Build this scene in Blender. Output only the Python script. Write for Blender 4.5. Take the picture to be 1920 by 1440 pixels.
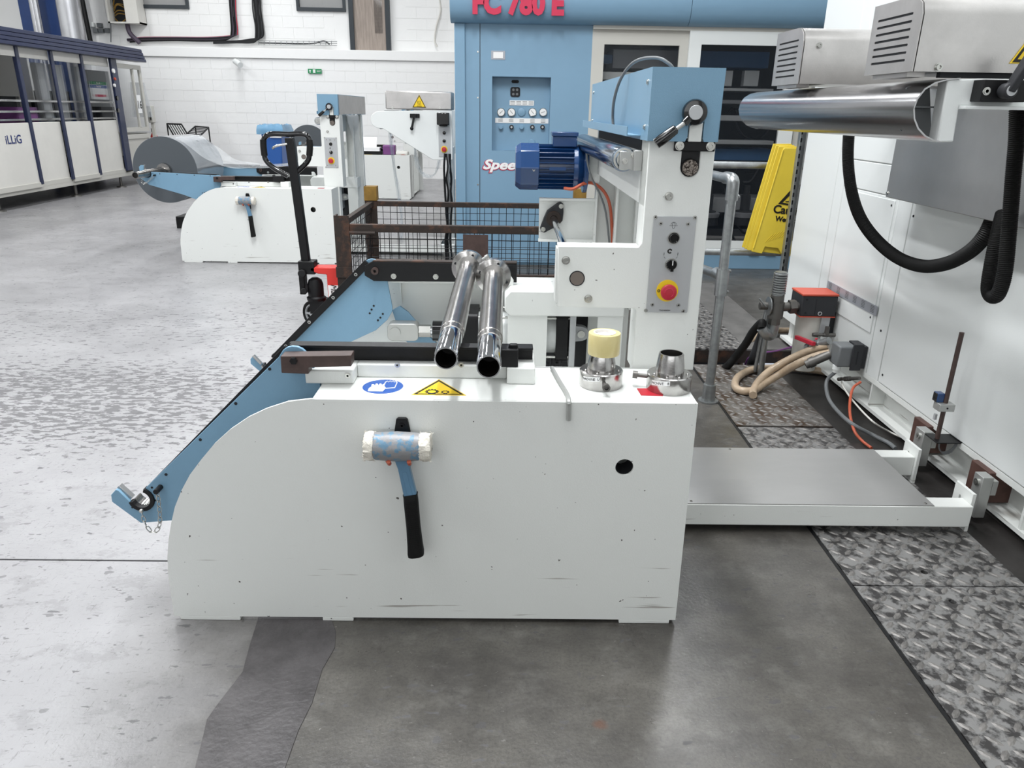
import bpy, bmesh, math, random
from mathutils import Vector, Matrix, geometry
random.seed(7)
SC=bpy.context.scene
for o in list(bpy.data.objects): bpy.data.objects.remove(o)
COL=SC.collection
R=math.radians
# ---------------------------------------------------------------- camera
F_PX=1389.676; PITCH,ROLL,YAW=R(20.28717),R(0.963975),R(0.779955); CAMH=1.5
_cy,_sy=math.cos(YAW),math.sin(YAW)
_fw=Vector((_sy*math.cos(PITCH),_cy*math.cos(PITCH),-math.sin(PITCH)))
_r=Vector((_cy,-_sy,0)); _u=_r.cross(_fw)
_r2=_r*math.cos(ROLL)+_u*math.sin(ROLL); _u2=-_r*math.sin(ROLL)+_u*math.cos(ROLL)
cd=bpy.data.cameras.new('camera'); cam=bpy.data.objects.new('camera',cd); COL.objects.link(cam)
cd.sensor_fit='HORIZONTAL'; cd.sensor_width=36; cd.lens=F_PX/1920*36; cd.clip_start=.02; cd.clip_end=200
M=Matrix((_r2,_u2,-_fw)).transposed().to_4x4(); M.translation=Vector((0,0,CAMH)); cam.matrix_world=M
SC.camera=cam
# ---------------------------------------------------------------- world, lights, exposure
w=bpy.data.worlds.new('world'); SC.world=w; w.use_nodes=True
w.node_tree.nodes['Background'].inputs[0].default_value=(.80,.86,1,1)
w.node_tree.nodes['Background'].inputs[1].default_value=.62
SC.view_settings.view_transform='Standard'; SC.view_settings.look='None'
SC.view_settings.exposure=0.15; SC.view_settings.gamma=1; SC.view_settings.use_curve_mapping=False
def strip(x,y,sx,sy,power,z=5.6,col=(.965,.985,1)):
    l=bpy.data.lights.new('ceiling_strip','AREA'); l.shape='RECTANGLE'; l.size=sx; l.size_y=sy; l.energy=power; l.color=col
    o=bpy.data.objects.new('ceiling_strip',l); o.location=(x,y,z); COL.objects.link(o); return o
for x,y,p in [(-9,3,70),(-9,8,95),(-9,13,100),(-5.2,1.5,80),(-5.2,6,110),(-5.2,11,110),(-5.2,15,90),
              (-1.6,-1.5,20),(-1.6,3.4,150),(-1.6,9.5,120),(-1.6,14,90),(0.0,2.8,175),(2.2,7.0,110),(-4,-3,25)]:
    strip(x,y,.35,2.6,p)
for x,y,p in [(-2.8,.1,34),(1.5,.1,24),(-.6,1.5,45)]: strip(x,y,2.4,.35,p)  # the last strip is added to brighten the right-hand wall
dl=strip(-1.5,-5.9,9,2.6,108,z=3.0,col=(.95,.98,1)); dl.name='daylight_from_open_door'; dl.rotation_euler=(R(90),0,0)  # fill light added behind the camera to brighten the faces towards it
# ---------------------------------------------------------------- helpers
def P(px,py,X=None,Y=None,Z=None):
    d=_fw+_r2*((px-960)/F_PX)-_u2*((py-720)/F_PX); o=Vector((0,0,CAMH))
    t=X/d.x if X is not None else (Y/d.y if Y is not None else (Z-CAMH)/d.z)
    return o+d*t
def V(*a): return Vector(a)
def basis(d):
    d=Vector(d).normalized(); a=Vector((0,0,1)) if abs(d.z)<.9 else Vector((1,0,0))
    u=d.cross(a).normalized(); return u,d.cross(u).normalized(),d
class MB:
    def __init__(s): s.v=[]; s.f=[]
    def add(s,vs,fs):
        n=len(s.v); s.v+= [Vector(a) for a in vs]; s.f+=[tuple(i+n for i in f) for f in fs]; return s
    def box(s,x0,x1,y0,y1,z0,z1):
        return s.add([(x0,y0,z0),(x1,y0,z0),(x1,y1,z0),(x0,y1,z0),(x0,y0,z1),(x1,y0,z1),(x1,y1,z1),(x0,y1,z1)],
          [(0,3,2,1),(4,5,6,7),(0,1,5,4),(1,2,6,5),(2,3,7,6),(3,0,4,7)])
    def hexa(s,pts): # 8 points, bottom ring then top ring
        return s.add(pts,[(0,3,2,1),(4,5,6,7),(0,1,5,4),(1,2,6,5),(2,3,7,6),(3,0,4,7)])
    def obox(s,c,sx,sy,sz,rot):
        c=Vector(c); m=rot
        pts=[c+m@Vector((x*sx/2,y*sy/2,z*sz/2)) for z in(-1,1) for x,y in((-1,-1),(1,-1),(1,1),(-1,1))]
        return s.hexa(pts)
    def bar(s,a,b,w,h,up=(0,0,1)):
        a=Vector(a);b=Vector(b); d=(b-a).normalized(); side=d.cross(Vector(up)).normalized(); u=side.cross(d)
        q=[(-1,-1),(1,-1),(1,1),(-1,1)]
        return s.hexa([a+side*x*w/2+u*y*h/2 for x,y in q]+[b+side*x*w/2+u*y*h/2 for x,y in q])
    def lathe(s,p,d,prof,n=24,cap=True):
        u,v,d=basis(d); p=Vector(p); vs=[];fs=[]
        for t,r in prof:
            for i in range(n):
                a=2*math.pi*i/n; vs.append(p+d*t+(u*math.cos(a)+v*math.sin(a))*r)
        for k in range(len(prof)-1):
            for i in range(n):
                j=(i+1)%n; fs.append((k*n+i,k*n+j,(k+1)*n+j,(k+1)*n+i))
        if cap:
            if prof[0][1]>1e-5: fs.append(tuple(range(n))[::-1])
            if prof[-1][1]>1e-5: fs.append(tuple((len(prof)-1)*n+i for i in range(n)))
        return s.add(vs,fs)
    def cyl(s,a,b,r,r2=None,n=20):
        a=Vector(a);b=Vector(b); L=(b-a).length
        return s.lathe(a,b-a,[(0,r),(L,r if r2 is None else r2)],n)
    def pipe(s,a,b,ro,ri,n=28):
        a=Vector(a);b=Vector(b);L=(b-a).length
        return s.lathe(a,b-a,[(0,ri),(0,ro),(L,ro),(L,ri),(0,ri)],n,cap=False)
    def sphere(s,c,r,n=16,m=8,sz=1):
        prof=[(-r*sz*math.cos(math.pi*k/m),max(r*math.sin(math.pi*k/m),1e-5)) for k in range(m+1)]
        return s.lathe(c,(0,0,1),prof,n)
    def prism(s,pts,axis,a,b,holes=()):
        loops=[list(pts)]+[list(h) for h in holes]
        def m(p,t): return (t,p[0],p[1]) if axis=='x' else ((p[0],t,p[1]) if axis=='y' else (p[0],p[1],t))
        flat=[p for l in loops for p in l]; n=len(flat)
        vs=[m(p,a) for p in flat]+[m(p,b) for p in flat]
        fs=[]
        if not holes: fs+=[tuple(range(n)),tuple(range(2*n-1,n-1,-1))]
        else:
            for t in geometry.tessellate_polygon([[Vector((p[0],p[1],0)) for p in l] for l in loops]):
                fs+=[tuple(t),tuple(i+n for i in reversed(t))]
        k=0
        for l in loops:
            for i in range(len(l)):
                j=(i+1)%len(l); fs.append((k+i,k+j,n+k+j,n+k+i))
            k+=len(l)
        return s.add(vs,fs)
    def tube(s,pts,r,n=10,sub=6,rib=0,closed=False):
        pts=[Vector(p) for p in pts]
        path=cat(pts,sub,closed) if sub>1 else pts
        if rib: # corrugated: resample evenly
            L=[0]
            for i in range(1,len(path)): L.append(L[-1]+(path[i]-path[i-1]).length)
            N=int(L[-1]/rib*2); out=[];k=0
            for i in range(N+1):
                t=L[-1]*i/N
                while k<len(L)-2 and L[k+1]<t:k+=1
                out.append(path[k].lerp(path[k+1],(t-L[k])/max(L[k+1]-L[k],1e-9)))
            path=out
        vs=[];fs=[];pu=None;N=len(path)
        for i,p in enumerate(path):
            if closed: d=path[(i+1)%N]-path[i-1]
            else: d=path[min(i+1,N-1)]-path[max(i-1,0)]
            if d.length<1e-9: d=Vector((0,0,1))
            d.normalize()
            if pu is None: pu,_,_=basis(d)
            pu=(pu-d*pu.dot(d)); pu=pu.normalized() if pu.length>1e-6 else basis(d)[0]
            v=d.cross(pu); rr=(r(i/(N-1)) if callable(r) else r)
            if rib and i%2: rr*=.9
            for k in range(n):
                a=2*math.pi*k/n; vs.append(p+(pu*math.cos(a)+v*math.sin(a))*rr)
        for i in range(N if closed else N-1):
            for k in range(n):
                j=(k+1)%n; i2=(i+1)%N; fs.append((i*n+k,i*n+j,i2*n+j,i2*n+k))
        if not closed: fs+=[tuple(range(n))[::-1],tuple((N-1)*n+k for k in range(n))]
        return s.add(vs,fs)
    def sheet(s,rows):
        n=len(rows[0]); vs=[p for r_ in rows for p in r_]
        return s.add(vs,[(i*n+j,i*n+j+1,(i+1)*n+j+1,(i+1)*n+j) for i in range(len(rows)-1) for j in range(n-1)])
def cat(p,sub,closed=False):
    out=[];n=len(p)
    for i in range(n if closed else n-1):
        p0=p[(i-1)%n] if (closed or i>0) else p[0]*2-p[1]; p1=p[i]; p2=p[(i+1)%n]
        p3=p[(i+2)%n] if (closed or i+2<n) else p[-1]*2-p[-2]
        for k in range(sub):
            t=k/sub; out.append(.5*((2*p1)+(p2-p0)*t+(2*p0-5*p1+4*p2-p3)*t*t+(3*p1-p0-3*p2+p3)*t**3))
    if not closed: out.append(p[-1].copy())
    return out
def circ(cx,cy,r,n=24,a0=0,a1=360):
    full=abs(a1-a0)>=360; m=n if full else n-1
    return [(cx+r*math.cos(R(a0+(a1-a0)*i/m)),cy+r*math.sin(R(a0+(a1-a0)*i/m))) for i in range(n)]
def rrect(x0,x1,y0,y1,r,n=5):
    o=[]
    for cx,cy,a in((x1-r,y1-r,0),(x0+r,y1-r,90),(x0+r,y0+r,180),(x1-r,y0+r,270)):
        o+=[(cx+r*math.cos(R(a+90*i/(n-1))),cy+r*math.sin(R(a+90*i/(n-1)))) for i in range(n)]
    return o
ORG={}
def mesh_of(name,mb,off=Vector((0,0,0)),smooth=True,angle=32):
    me=bpy.data.meshes.new(name); me.from_pydata([v-off for v in mb.v],[],mb.f)
    bm=bmesh.new(); bm.from_mesh(me); bmesh.ops.recalc_face_normals(bm,faces=bm.faces); bm.to_mesh(me); bm.free()
    if smooth:
        me.shade_smooth(); me.set_sharp_from_angle(angle=R(angle))
    return me
def obj(name,mb,mat,parent=None,origin=None,bevel=0,smooth=True,label=None,angle=32,kind=None):
    if origin is None: origin=ORG[parent.name] if parent else Vector((0,0,0))
    origin=Vector(origin)
    me=mesh_of(name,mb,origin,smooth,angle); me.materials.append(mat)
    o=bpy.data.objects.new(name,me); COL.objects.link(o)
    o.location=origin-(ORG[parent.name] if parent else Vector((0,0,0)))
    if parent: o.parent=parent
    ORG[o.name]=origin
    if bevel:
        b=o.modifiers.new('bevel','BEVEL'); b.width=bevel; b.segments=2; b.limit_method='ANGLE'; b.angle_limit=R(40); b.harden_normals=False
    if label: o['label']=label
    if kind: o['kind']=kind
    return o
def thing(name,label,cat_,loc=(0,0,0),group=None):
    o=bpy.data.objects.new(name,None); COL.objects.link(o); o.location=loc; ORG[o.name]=Vector(loc)
    o.empty_display_size=.1; o['label']=label; o['category']=cat_
    if group: o['group']=group
    return o
def tag(o,label,cat_,group=None):
    o['label']=label; o['category']=cat_
    if group:o['group']=group
    return o
def struct(name,mb,mat,**k):
    o=obj(name,mb,mat,**k); o['kind']='structure'; return o
KIDS={}
def copy_tree(o,parent=None,off=Vector((0,0,0)),kids=None):
    c=o.copy(); COL.objects.link(c)
    if parent: c.parent=parent
    else: c.location=o.location+off
    for ch in kids[o.name] if o.name in kids else []: copy_tree(ch,c,off,kids)
    return c
def kidmap():
    k={}
    for o in COL.objects:
        if o.parent: k.setdefault(o.parent.name,[]).append(o)
    return k
TEXTS=[]
def text(body,size,mat,parent,mtx,name='lettering',bold=0,shear=0,ext=.0008,align='CENTER',xs=1,label=None):
    cu=bpy.data.curves.new('t','FONT'); cu.body=body; cu.size=size; cu.offset=bold; cu.shear=shear; cu.extrude=ext; cu.align_x=align; cu.align_y='CENTER'
    cu.resolution_u=3
    t=bpy.data.objects.new('t',cu); COL.objects.link(t); TEXTS.append((t,name,mat,parent,mtx@Matrix.Diagonal((xs,1,1,1)),label))
def finish_texts():
    bpy.context.view_layer.update(); dg=bpy.context.evaluated_depsgraph_get()
    for t,name,mat,parent,mtx,label in TEXTS:
        me=bpy.data.meshes.new_from_object(t.evaluated_get(dg)); me.name=name; me.transform(Matrix.Translation(-(ORG[parent.name] if parent else Vector()))@mtx)
        me.materials.clear(); me.materials.append(mat)
        o=bpy.data.objects.new(name,me); COL.objects.link(o)
        if parent:o.parent=parent
        if label:o['label']=label
    for t,*_ in TEXTS:
        bpy.data.objects.remove(t)
    TEXTS.clear()
def face_mtx(c,right,up):
    r_=Vector(right).normalized(); u=Vector(up).normalized(); n=r_.cross(u).normalized(); u=n.cross(r_)
    m=Matrix((r_,u,n)).transposed().to_4x4(); m.translation=Vector(c); return m
def front(x,y,z): return face_mtx((x,y,z),(1,0,0),(0,0,1))   # facing -Y
# ---------------------------------------------------------------- materials
def lin(c):
    if isinstance(c,str): c=[int(c[i:i+2],16)/255 for i in(0,2,4)]
    return tuple((x/12.92 if x<=.04045 else ((x+.055)/1.055)**2.4) for x in c)+(1,)
def mat(name,col,rough=.5,metal=0,var=0,vscale=6,bump=0,bscale=40,spec=.5,coat=0,trans=0,ior=1.45,col2=None,stretch=(1,1,1),emit=0,alpha=1,thr=(.4,.62)):
    m=bpy.data.materials.new(name); m.use_nodes=True; nt=m.node_tree; b=nt.nodes['Principled BSDF']
    b.inputs['Base Color'].default_value=lin(col); b.inputs['Roughness'].default_value=rough; b.inputs['Metallic'].default_value=metal
    b.inputs['Specular IOR Level'].default_value=spec; b.inputs['Coat Weight'].default_value=coat; b.inputs['Transmission Weight'].default_value=trans
    b.inputs['IOR'].default_value=ior; b.inputs['Alpha'].default_value=alpha
    if emit: b.inputs['Emission Color'].default_value=lin(col); b.inputs['Emission Strength'].default_value=emit
    L=nt.links
    if var or bump or col2:
        tc=nt.nodes.new('ShaderNodeTexCoord'); mp=nt.nodes.new('ShaderNodeMapping'); mp.inputs['Scale'].default_value=stretch
        L.new(tc.outputs['Object'],mp.inputs['Vector'])
    if var or col2:
        n=nt.nodes.new('ShaderNodeTexNoise'); n.inputs['Scale'].default_value=vscale; n.inputs['Detail'].default_value=7; n.inputs['Roughness'].default_value=.65
        L.new(mp.outputs[0],n.inputs['Vector'])
        cr=nt.nodes.new('ShaderNodeValToRGB'); cr.color_ramp.elements[0].position=thr[0]; cr.color_ramp.elements[1].position=thr[1]
        c=lin(col); c2=lin(col2) if col2 else tuple(max(0,x*(1-var)) for x in c[:3])+(1,)
        cr.color_ramp.elements[0].color=c2; cr.color_ramp.elements[1].color=c
        L.new(n.outputs['Fac'],cr.inputs[0]); L.new(cr.outputs[0],b.inputs['Base Color'])
    if bump:
        n2=nt.nodes.new('ShaderNodeTexNoise'); n2.inputs['Scale'].default_value=bscale; n2.inputs['Detail'].default_value=4
        L.new(mp.outputs[0],n2.inputs['Vector']); bp=nt.nodes.new('ShaderNodeBump'); bp.inputs['Strength'].default_value=bump; bp.inputs['Distance'].default_value=.004
        L.new(n2.outputs['Fac'],bp.inputs['Height']); L.new(bp.outputs[0],b.inputs['Normal'])
    return m
def worn_white():
    m=mat('white_powder_coat','DFE1DE',.42,spec=.45,bump=.12,bscale=300); nt=m.node_tree; L=nt.links; b=nt.nodes['Principled BSDF']
    N=nt.nodes.new
    tc=N('ShaderNodeTexCoord'); geo=N('ShaderNodeNewGeometry')
    # horizontal scuffs: noise stretched along x, stronger near the foot of the object
    mp=N('ShaderNodeMapping'); mp.inputs['Scale'].default_value=(3.2,3.2,70); L.new(tc.outputs['Object'],mp.inputs['Vector'])
    n=N('ShaderNodeTexNoise'); n.inputs['Scale'].default_value=1; n.inputs['Detail'].default_value=3; L.new(mp.outputs[0],n.inputs['Vector'])
    sx=N('ShaderNodeSeparateXYZ'); L.new(tc.outputs['Object'],sx.inputs[0])
    mr=N('ShaderNodeMapRange'); mr.inputs[1].default_value=.0; mr.inputs[2].default_value=.32; mr.inputs[3].default_value=.10; mr.inputs[4].default_value=-.02; L.new(sx.outputs['Z'],mr.inputs[0])
    ad=N('ShaderNodeMath'); ad.operation='ADD'; L.new(n.outputs['Fac'],ad.inputs[0]); L.new(mr.outputs[0],ad.inputs[1])
    cr=N('ShaderNodeValToRGB'); cr.color_ramp.elements[0].position=.735; cr.color_ramp.elements[1].position=.80
    L.new(ad.outputs[0],cr.inputs[0])
    # chips
    n3=N('ShaderNodeTexNoise'); n3.inputs['Scale'].default_value=55; n3.inputs['Detail'].default_value=2; L.new(tc.outputs['Object'],n3.inputs['Vector'])
    cr3=N('ShaderNodeValToRGB'); cr3.color_ramp.elements[0].position=.755; cr3.color_ramp.elements[1].position=.775; L.new(n3.outputs['Fac'],cr3.inputs[0])
    mx=N('ShaderNodeMixRGB'); mx.inputs[1].default_value=lin('DFE1DE'); mx.inputs[2].default_value=lin('A5A29D'); L.new(cr.outputs[0],mx.inputs[0])
    mx2=N('ShaderNodeMixRGB'); L.new(mx.outputs[0],mx2.inputs[1]); mx2.inputs[2].default_value=lin('55524F'); L.new(cr3.outputs[0],mx2.inputs[0])
    L.new(mx2.outputs[0],b.inputs['Base Color']); return m
Mt={}
Mt['white']=worn_white()
Mt['white2']=mat('white_enamel','E0E3E2',.38,bump=.08,bscale=250)
Mt['cream']=mat('cream_panel','DAD8D2',.45,var=.06,vscale=2)
Mt['cream_grey']=mat('grey_beige_paint','C3C1BA',.45)
Mt['blue']=mat('blue_grey_powder_coat','769BB4',.38,bump=.15,bscale=350,var=.05,vscale=3)
Mt['blue2']=mat('blue_cabinet_paint','7A9CB5',.4,bump=.1,bscale=200,var=.03,vscale=2)
Mt['navy']=mat('navy_paint','252D49',.32,var=.1)
Mt['motor']=mat('motor_blue_enamel','163A68',.22,coat=.4,bump=.1,bscale=60)
Mt['black']=mat('black_paint','111113',.45,bump=.1,bscale=120,var=.2,spec=.35)
Mt['gloss']=mat('glossy_black_plastic','0B0B0D',.12,coat=.5)
Mt['rubber']=mat('black_rubber','0C0C0C',.62,spec=.35,bump=.2,bscale=150)
Mt['steel']=mat('bright_steel','B9B7B5',.2,1,var=.18,vscale=30,stretch=(1,1,1),bump=.05,bscale=200)
Mt['tubesteel']=mat('scratched_tube_steel','A9A6A3',.24,1,var=.35,vscale=26,stretch=(1,.25,1),bump=.12,bscale=90)
Mt['inox']=mat('brushed_stainless','C0BDBB',.32,.8,var=.14,vscale=5,stretch=(1,1,1),bump=.06,bscale=220)
Mt['inox2']=mat('polished_guide_steel','B4B3B4',.2,1,var=.12,vscale=5,stretch=(1,.2,1),bump=.03,bscale=60)
Mt['dullinox']=mat('dull_stainless_sheet','B4B3B2',.36,.8,var=.08,vscale=3,stretch=(.4,1,1))
Mt['alu']=mat('aluminium','B4B5B3',.42,.7)
Mt['galv']=mat('galvanised_steel','A5A8A9',.34,.85,var=.22,vscale=22,bump=.1)
Mt['zinc']=mat('zinc_bolt','C0C0BC',.26,1)
Mt['zincdark']=mat('darkened_bolt','6E6C69',.48,.9)
Mt['chrome']=mat('chrome','D0D2D6',.07,1)
Mt['roll']=mat('polished_roller','98A5B4',.13,1,var=.08,vscale=6,stretch=(1,.3,1))
Mt['rust']=mat('rusty_dark_steel','2E2622',.7,.2,col2='4E362A',vscale=14,bump=.4,bscale=60,thr=(.36,.5))
Mt['rustend']=mat('pitted_steel_end','9A9189',.5,.6,col2='2A211C',vscale=160,bump=.5,bscale=160,thr=(.42,.58))
Mt['brown']=mat('brown_plastic_block','5A3F38',.5,var=.3,vscale=20)
Mt['brownblk']=mat('dark_brown_clamp','4A3A36',.45,var=.25,vscale=25)
Mt['orange']=mat('orange_rubber','B4553A',.4)
Mt['actred']=mat('orange_red_plastic','BC4F3B',.45)
Mt['darkgrey']=mat('dark_grey_plastic','2E2F32',.5,spec=.4,bump=.15,bscale=150)
Mt['midgrey']=mat('grey_plastic','6B6E70',.45)
Mt['panelgrey']=mat('grey_aluminium_panel','B4B6B8',.42,.35)
Mt['red']=mat('red_plastic','B3283A',.4)
Mt['redpaint']=mat('red_paint','D2362F',.38)
Mt['redtape']=mat('red_tape','B0202F',.4)
Mt['yellow']=mat('yellow_plastic','DCC240',.42,var=.06,vscale=8)
Mt['yellowp']=mat('yellow_print','EFCB26',.4,var=.05)
Mt['blackp']=mat('black_print','15140F',.5)
Mt['bluep']=mat('blue_sign_print','22509B',.4,col2='5F82B8',vscale=90,thr=(.34,.4))
Mt['whitep']=mat('white_print','ECEBEA',.5)
Mt['greenp']=mat('green_print','1F8A55',.5)
Mt['bluetext']=mat('blue_print','1F2F6B',.5)
Mt['pink']=mat('crimson_print','C02A4C',.45)
Mt['wood']=mat('grey_wood_veneer','A79A90',.55,var=.25,vscale=4,stretch=(8,1,.6))
Mt['glass']=mat('clear_glazing','EEF2F4',.04,trans=1,ior=1.02,spec=.5,alpha=.28)
Mt['smoke']=mat('smoked_glazing','20262E',.05,spec=.6,alpha=.22)
Mt['film']=mat('clear_plastic_film','DDE2E6',.12,spec=.8,alpha=.30,bump=.3,bscale=7)
Mt['rollfilm']=mat('wound_film_side','9DA2A8',.14,.35,coat=.6,var=.2,vscale=3,stretch=(1,.2,1))
Mt['rollend']=mat('wound_film_end','4F5459',.45,spec=.5)
Mt['bag']=mat('blue_plastic_bag','7FB2D6',.25,alpha=.8,bump=.6,bscale=14)
Mt['bin']=mat('blue_bin_plastic','2F5FA8',.42)
Mt['hose']=mat('beige_braided_hose','B9A48C',.3,coat=.3,bump=.5,bscale=90,var=.12,vscale=30)
Mt['tape']=mat('cream_packing_tape','D5C78E',.3,coat=.3,var=.08,vscale=12)
Mt['card']=mat('cardboard_core','D9D4CE',.8)
Mt['hide']=mat('frayed_rawhide','E6E1D6',.9,bump=1,bscale=110,var=.18,vscale=60)
Mt['malletblue']=mat('chipped_blue_paint','62859D',.42,.1,col2='8B8B8D',vscale=42,thr=(.49,.55),bump=.35,bscale=70)
Mt['handleblue']=mat('blue_handle_paint','6288A5',.35,var=.1,vscale=20)
Mt['wallpaint']=mat('white_painted_block','F0F0EF',.6,bump=.25,bscale=35)
Mt['mortar']=mat('white_painted_joint','F0F0EF',.7)
Mt['windowdark']=mat('window_frame_grey','2B3238',.4)
Mt['navycol']=mat('deep_blue_column','1E3A6E',.4,var=.1)
Mt['duct']=mat('duct_steel','BFC0C4',.25,.9,var=.1)
Mt['purple']=mat('purple_plastic','74407A',.4)
Mt['plum']=mat('plum_cable','4A3F4F',.5)
Mt['dullsteel']=mat('dull_brown_steel','7B726C',.45,.6)
Mt['greyfloor']=mat('grey_floor_strip','6F6D6B',.5,var=.25,vscale=5)
Mt['dark']=mat('dark_interior','191B1F',.7)
Mt['intgrey']=mat('interior_grey_metal','8C8E92',.45,.3)
Mt['intblue']=mat('interior_blue_paint','3A628E',.45)
Mt['amber']=mat('yellow_brown_paint','8A6A2A',.6,var=.3,vscale=12)
Mt['nameplate']=mat('brushed_nameplate','A3A6AD',.35,.2)
Mt['paper']=mat('white_paper','F0F0F0',.7)
Mt['pit']=mat('oily_pit','14110F',.5,var=.3)  # near-black tone for the pit bottom and bores
# ---------------------------------------------------------------- floor material
def floor_mat():
    m=bpy.data.materials.new('painted_concrete_floor'); m.use_nodes=True; nt=m.node_tree; N=nt.nodes.new; L=nt.links; b=nt.nodes['Principled BSDF']
    tc=N('ShaderNodeTexCoord'); sx=N('ShaderNodeSeparateXYZ'); L.new(tc.outputs['Object'],sx.inputs[0])
    def noise(sc,st=(1,1,1),det=6,ro=.6):
        mp=N('ShaderNodeMapping'); mp.inputs['Scale'].default_value=st; L.new(tc.outputs['Object'],mp.inputs['Vector'])
        n=N('ShaderNodeTexNoise'); n.inputs['Scale'].default_value=sc; n.inputs['Detail'].default_value=det; n.inputs['Roughness'].default_value=ro; L.new(mp.outputs[0],n.inputs['Vector']); return n.outputs['Fac']
    def ramp(v,a,c,ca=(0,0,0,1),cb=(1,1,1,1)):
        r=N('ShaderNodeValToRGB'); r.color_ramp.elements[0].position=a; r.color_ramp.elements[1].position=c; r.color_ramp.elements[0].color=ca; r.color_ramp.elements[1].color=cb; L.new(v,r.inputs[0]); return r.outputs[0]
    def math_(op,a,c):
        q=N('ShaderNodeMath'); q.operation=op
        for i,x in enumerate((a,c)):
            if isinstance(x,(int,float)): q.inputs[i].default_value=x
            else: L.new(x,q.inputs[i])
        return q.outputs[0]
    def mix(f,a,c,mode='MIX'):
        q=N('ShaderNodeMixRGB'); q.blend_type=mode
        if isinstance(f,(int,float)): q.inputs[0].default_value=f
        else: L.new(f,q.inputs[0])
        for i,x in ((1,a),(2,c)):
            if isinstance(x,tuple): q.inputs[i].default_value=x
            else: L.new(x,q.inputs[i])
        return q.outputs[0]
    def band(v,c,w):   # soft box around c
        d=math_('ABSOLUTE',math_('SUBTRACT',v,c),0); r=N('ShaderNodeMapRange'); r.inputs[1].default_value=w; r.inputs[2].default_value=w*.4; r.inputs[3].default_value=0; r.inputs[4].default_value=1; L.new(d,r.inputs[0]); return r.outputs[0]
    # lit left side and shade round the machine painted in, over worn concrete
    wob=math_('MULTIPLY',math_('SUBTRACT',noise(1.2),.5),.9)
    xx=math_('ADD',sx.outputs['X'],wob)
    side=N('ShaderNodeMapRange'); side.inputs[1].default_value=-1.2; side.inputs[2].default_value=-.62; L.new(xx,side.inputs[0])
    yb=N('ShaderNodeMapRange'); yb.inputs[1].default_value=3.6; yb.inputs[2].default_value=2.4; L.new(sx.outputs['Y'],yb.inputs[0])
    shade_mask=math_('MULTIPLY',side.outputs[0],1.0)
    lit=mix(ramp(noise(1.4),.35,.7),lin('8A898B'),lin('9C9B9D'))
    shaded=mix(ramp(noise(2.6,(1,1.3,1),9,.7),.38,.64),lin('403D3A'),lin('5C5954'))
    shaded=mix(math_('MULTIPLY',ramp(noise(110,(1,1,1),3,.7),.45,.62),.35),shaded,lin('2F2D2B'))
    shaded=mix(math_('MULTIPLY',ramp(noise(7,(1,1.2,1),9,.75),.52,.66),.38),shaded,lin('72706C'))
    col=mix(shade_mask,lit,shaded)
    # fine scratches and pits
    col=mix(math_('MULTIPLY',ramp(noise(60,(.35,1.5,1),5,.7),.58,.64),.45),col,mix(.5,col,lin('2E2C2B')))
    col=mix(math_('MULTIPLY',ramp(noise(38,(2.2,.5,1),5,.75),.60,.66),.7),col,mix(.6,col,lin('2E2C2B')))
    col=mix(math_('MULTIPLY',ramp(noise(5.5,(1,1.5,1),8,.75),.55,.60),.35),col,mix(.5,col,lin('302E2D')))
    col=mix(math_('MULTIPLY',ramp(noise(75,(.6,1.2,1),4,.7),.66,.70),.35),col,lin('A8A6A2'))
    col=mix(math_('MULTIPLY',ramp(noise(150,(1,.5,1),3),.66,.70),.5),col,lin('4E4D4C'))
    # black tyre specks, thick in a band across the bay
    sp=ramp(noise(17,(.55,1.25,1),3,.55),.60,.625)
    dens=math_('ADD',band(sx.outputs['Y'],3.75,.85),math_('MULTIPLY',band(sx.outputs['Y'],5.2,.7),.35))
    left=N('ShaderNodeMapRange'); left.inputs[1].default_value=-.9; left.inputs[2].default_value=-1.8; L.new(sx.outputs['X'],left.inputs[0])
    dens=math_('MULTIPLY',dens,left.outputs[0])
    thrn=noise(28,(.5,1.2,1),3,.6)
    sp2=ramp(math_('ADD',thrn,math_('MULTIPLY',dens,.17)),.645,.675)
    col=mix(math_('MULTIPLY',sp2,.72),col,lin('4B4A4C'))
    sp3=ramp(math_('ADD',noise(21,(.7,1,1),2,.5),math_('MULTIPLY',left.outputs[0],.03)),.69,.71)
    col=mix(math_('MULTIPLY',sp3,.6),col,lin('4B4A4C'))
    # small rust spot and oil marks
    def spot(cx,cy,r,colr,col,f=.7):
        v=N('ShaderNodeVectorMath'); v.operation='DISTANCE'; v.inputs[1].default_value=(cx,cy,0); L.new(tc.outputs['Object'],v.inputs[0])
        d=math_('ADD',v.outputs['Value'],math_('MULTIPLY',math_('SUBTRACT',noise(25),.5),r*1.2))
        g=N('ShaderNodeMapRange'); g.inputs[1].default_value=r; g.inputs[2].default_value=r*.3; g.inputs[3].default_value=0; g.inputs[4].default_value=f; L.new(d,g.inputs[0]); return mix(g.outputs[0],col,colr)
    p=P(1125,1358,Z=0); col=spot(p.x,p.y,.022,lin('5E3A28'),col,.6)
    p=P(1362,1137,Z=0); col=spot(p.x,p.y,.06,lin('3E3B3C'),col,.75)
    L.new(col,b.inputs['Base Color'])
    rr=mix(ramp(noise(4),.3,.7),(.26,.26,.26,1),(.42,.42,.42,1)); rr=mix(sp2,rr,(.6,.6,.6,1)); L.new(rr,b.inputs['Roughness'])
    b.inputs['Specular IOR Level'].default_value=.6
    bp=N('ShaderNodeBump'); bp.inputs['Strength'].default_value=.25; bp.inputs['Distance'].default_value=.003; L.new(noise(90,(1,1,1),4),bp.inputs['Height']); L.new(bp.outputs[0],b.inputs['Normal'])
    return m
Mt['floor']=floor_mat()
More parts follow.
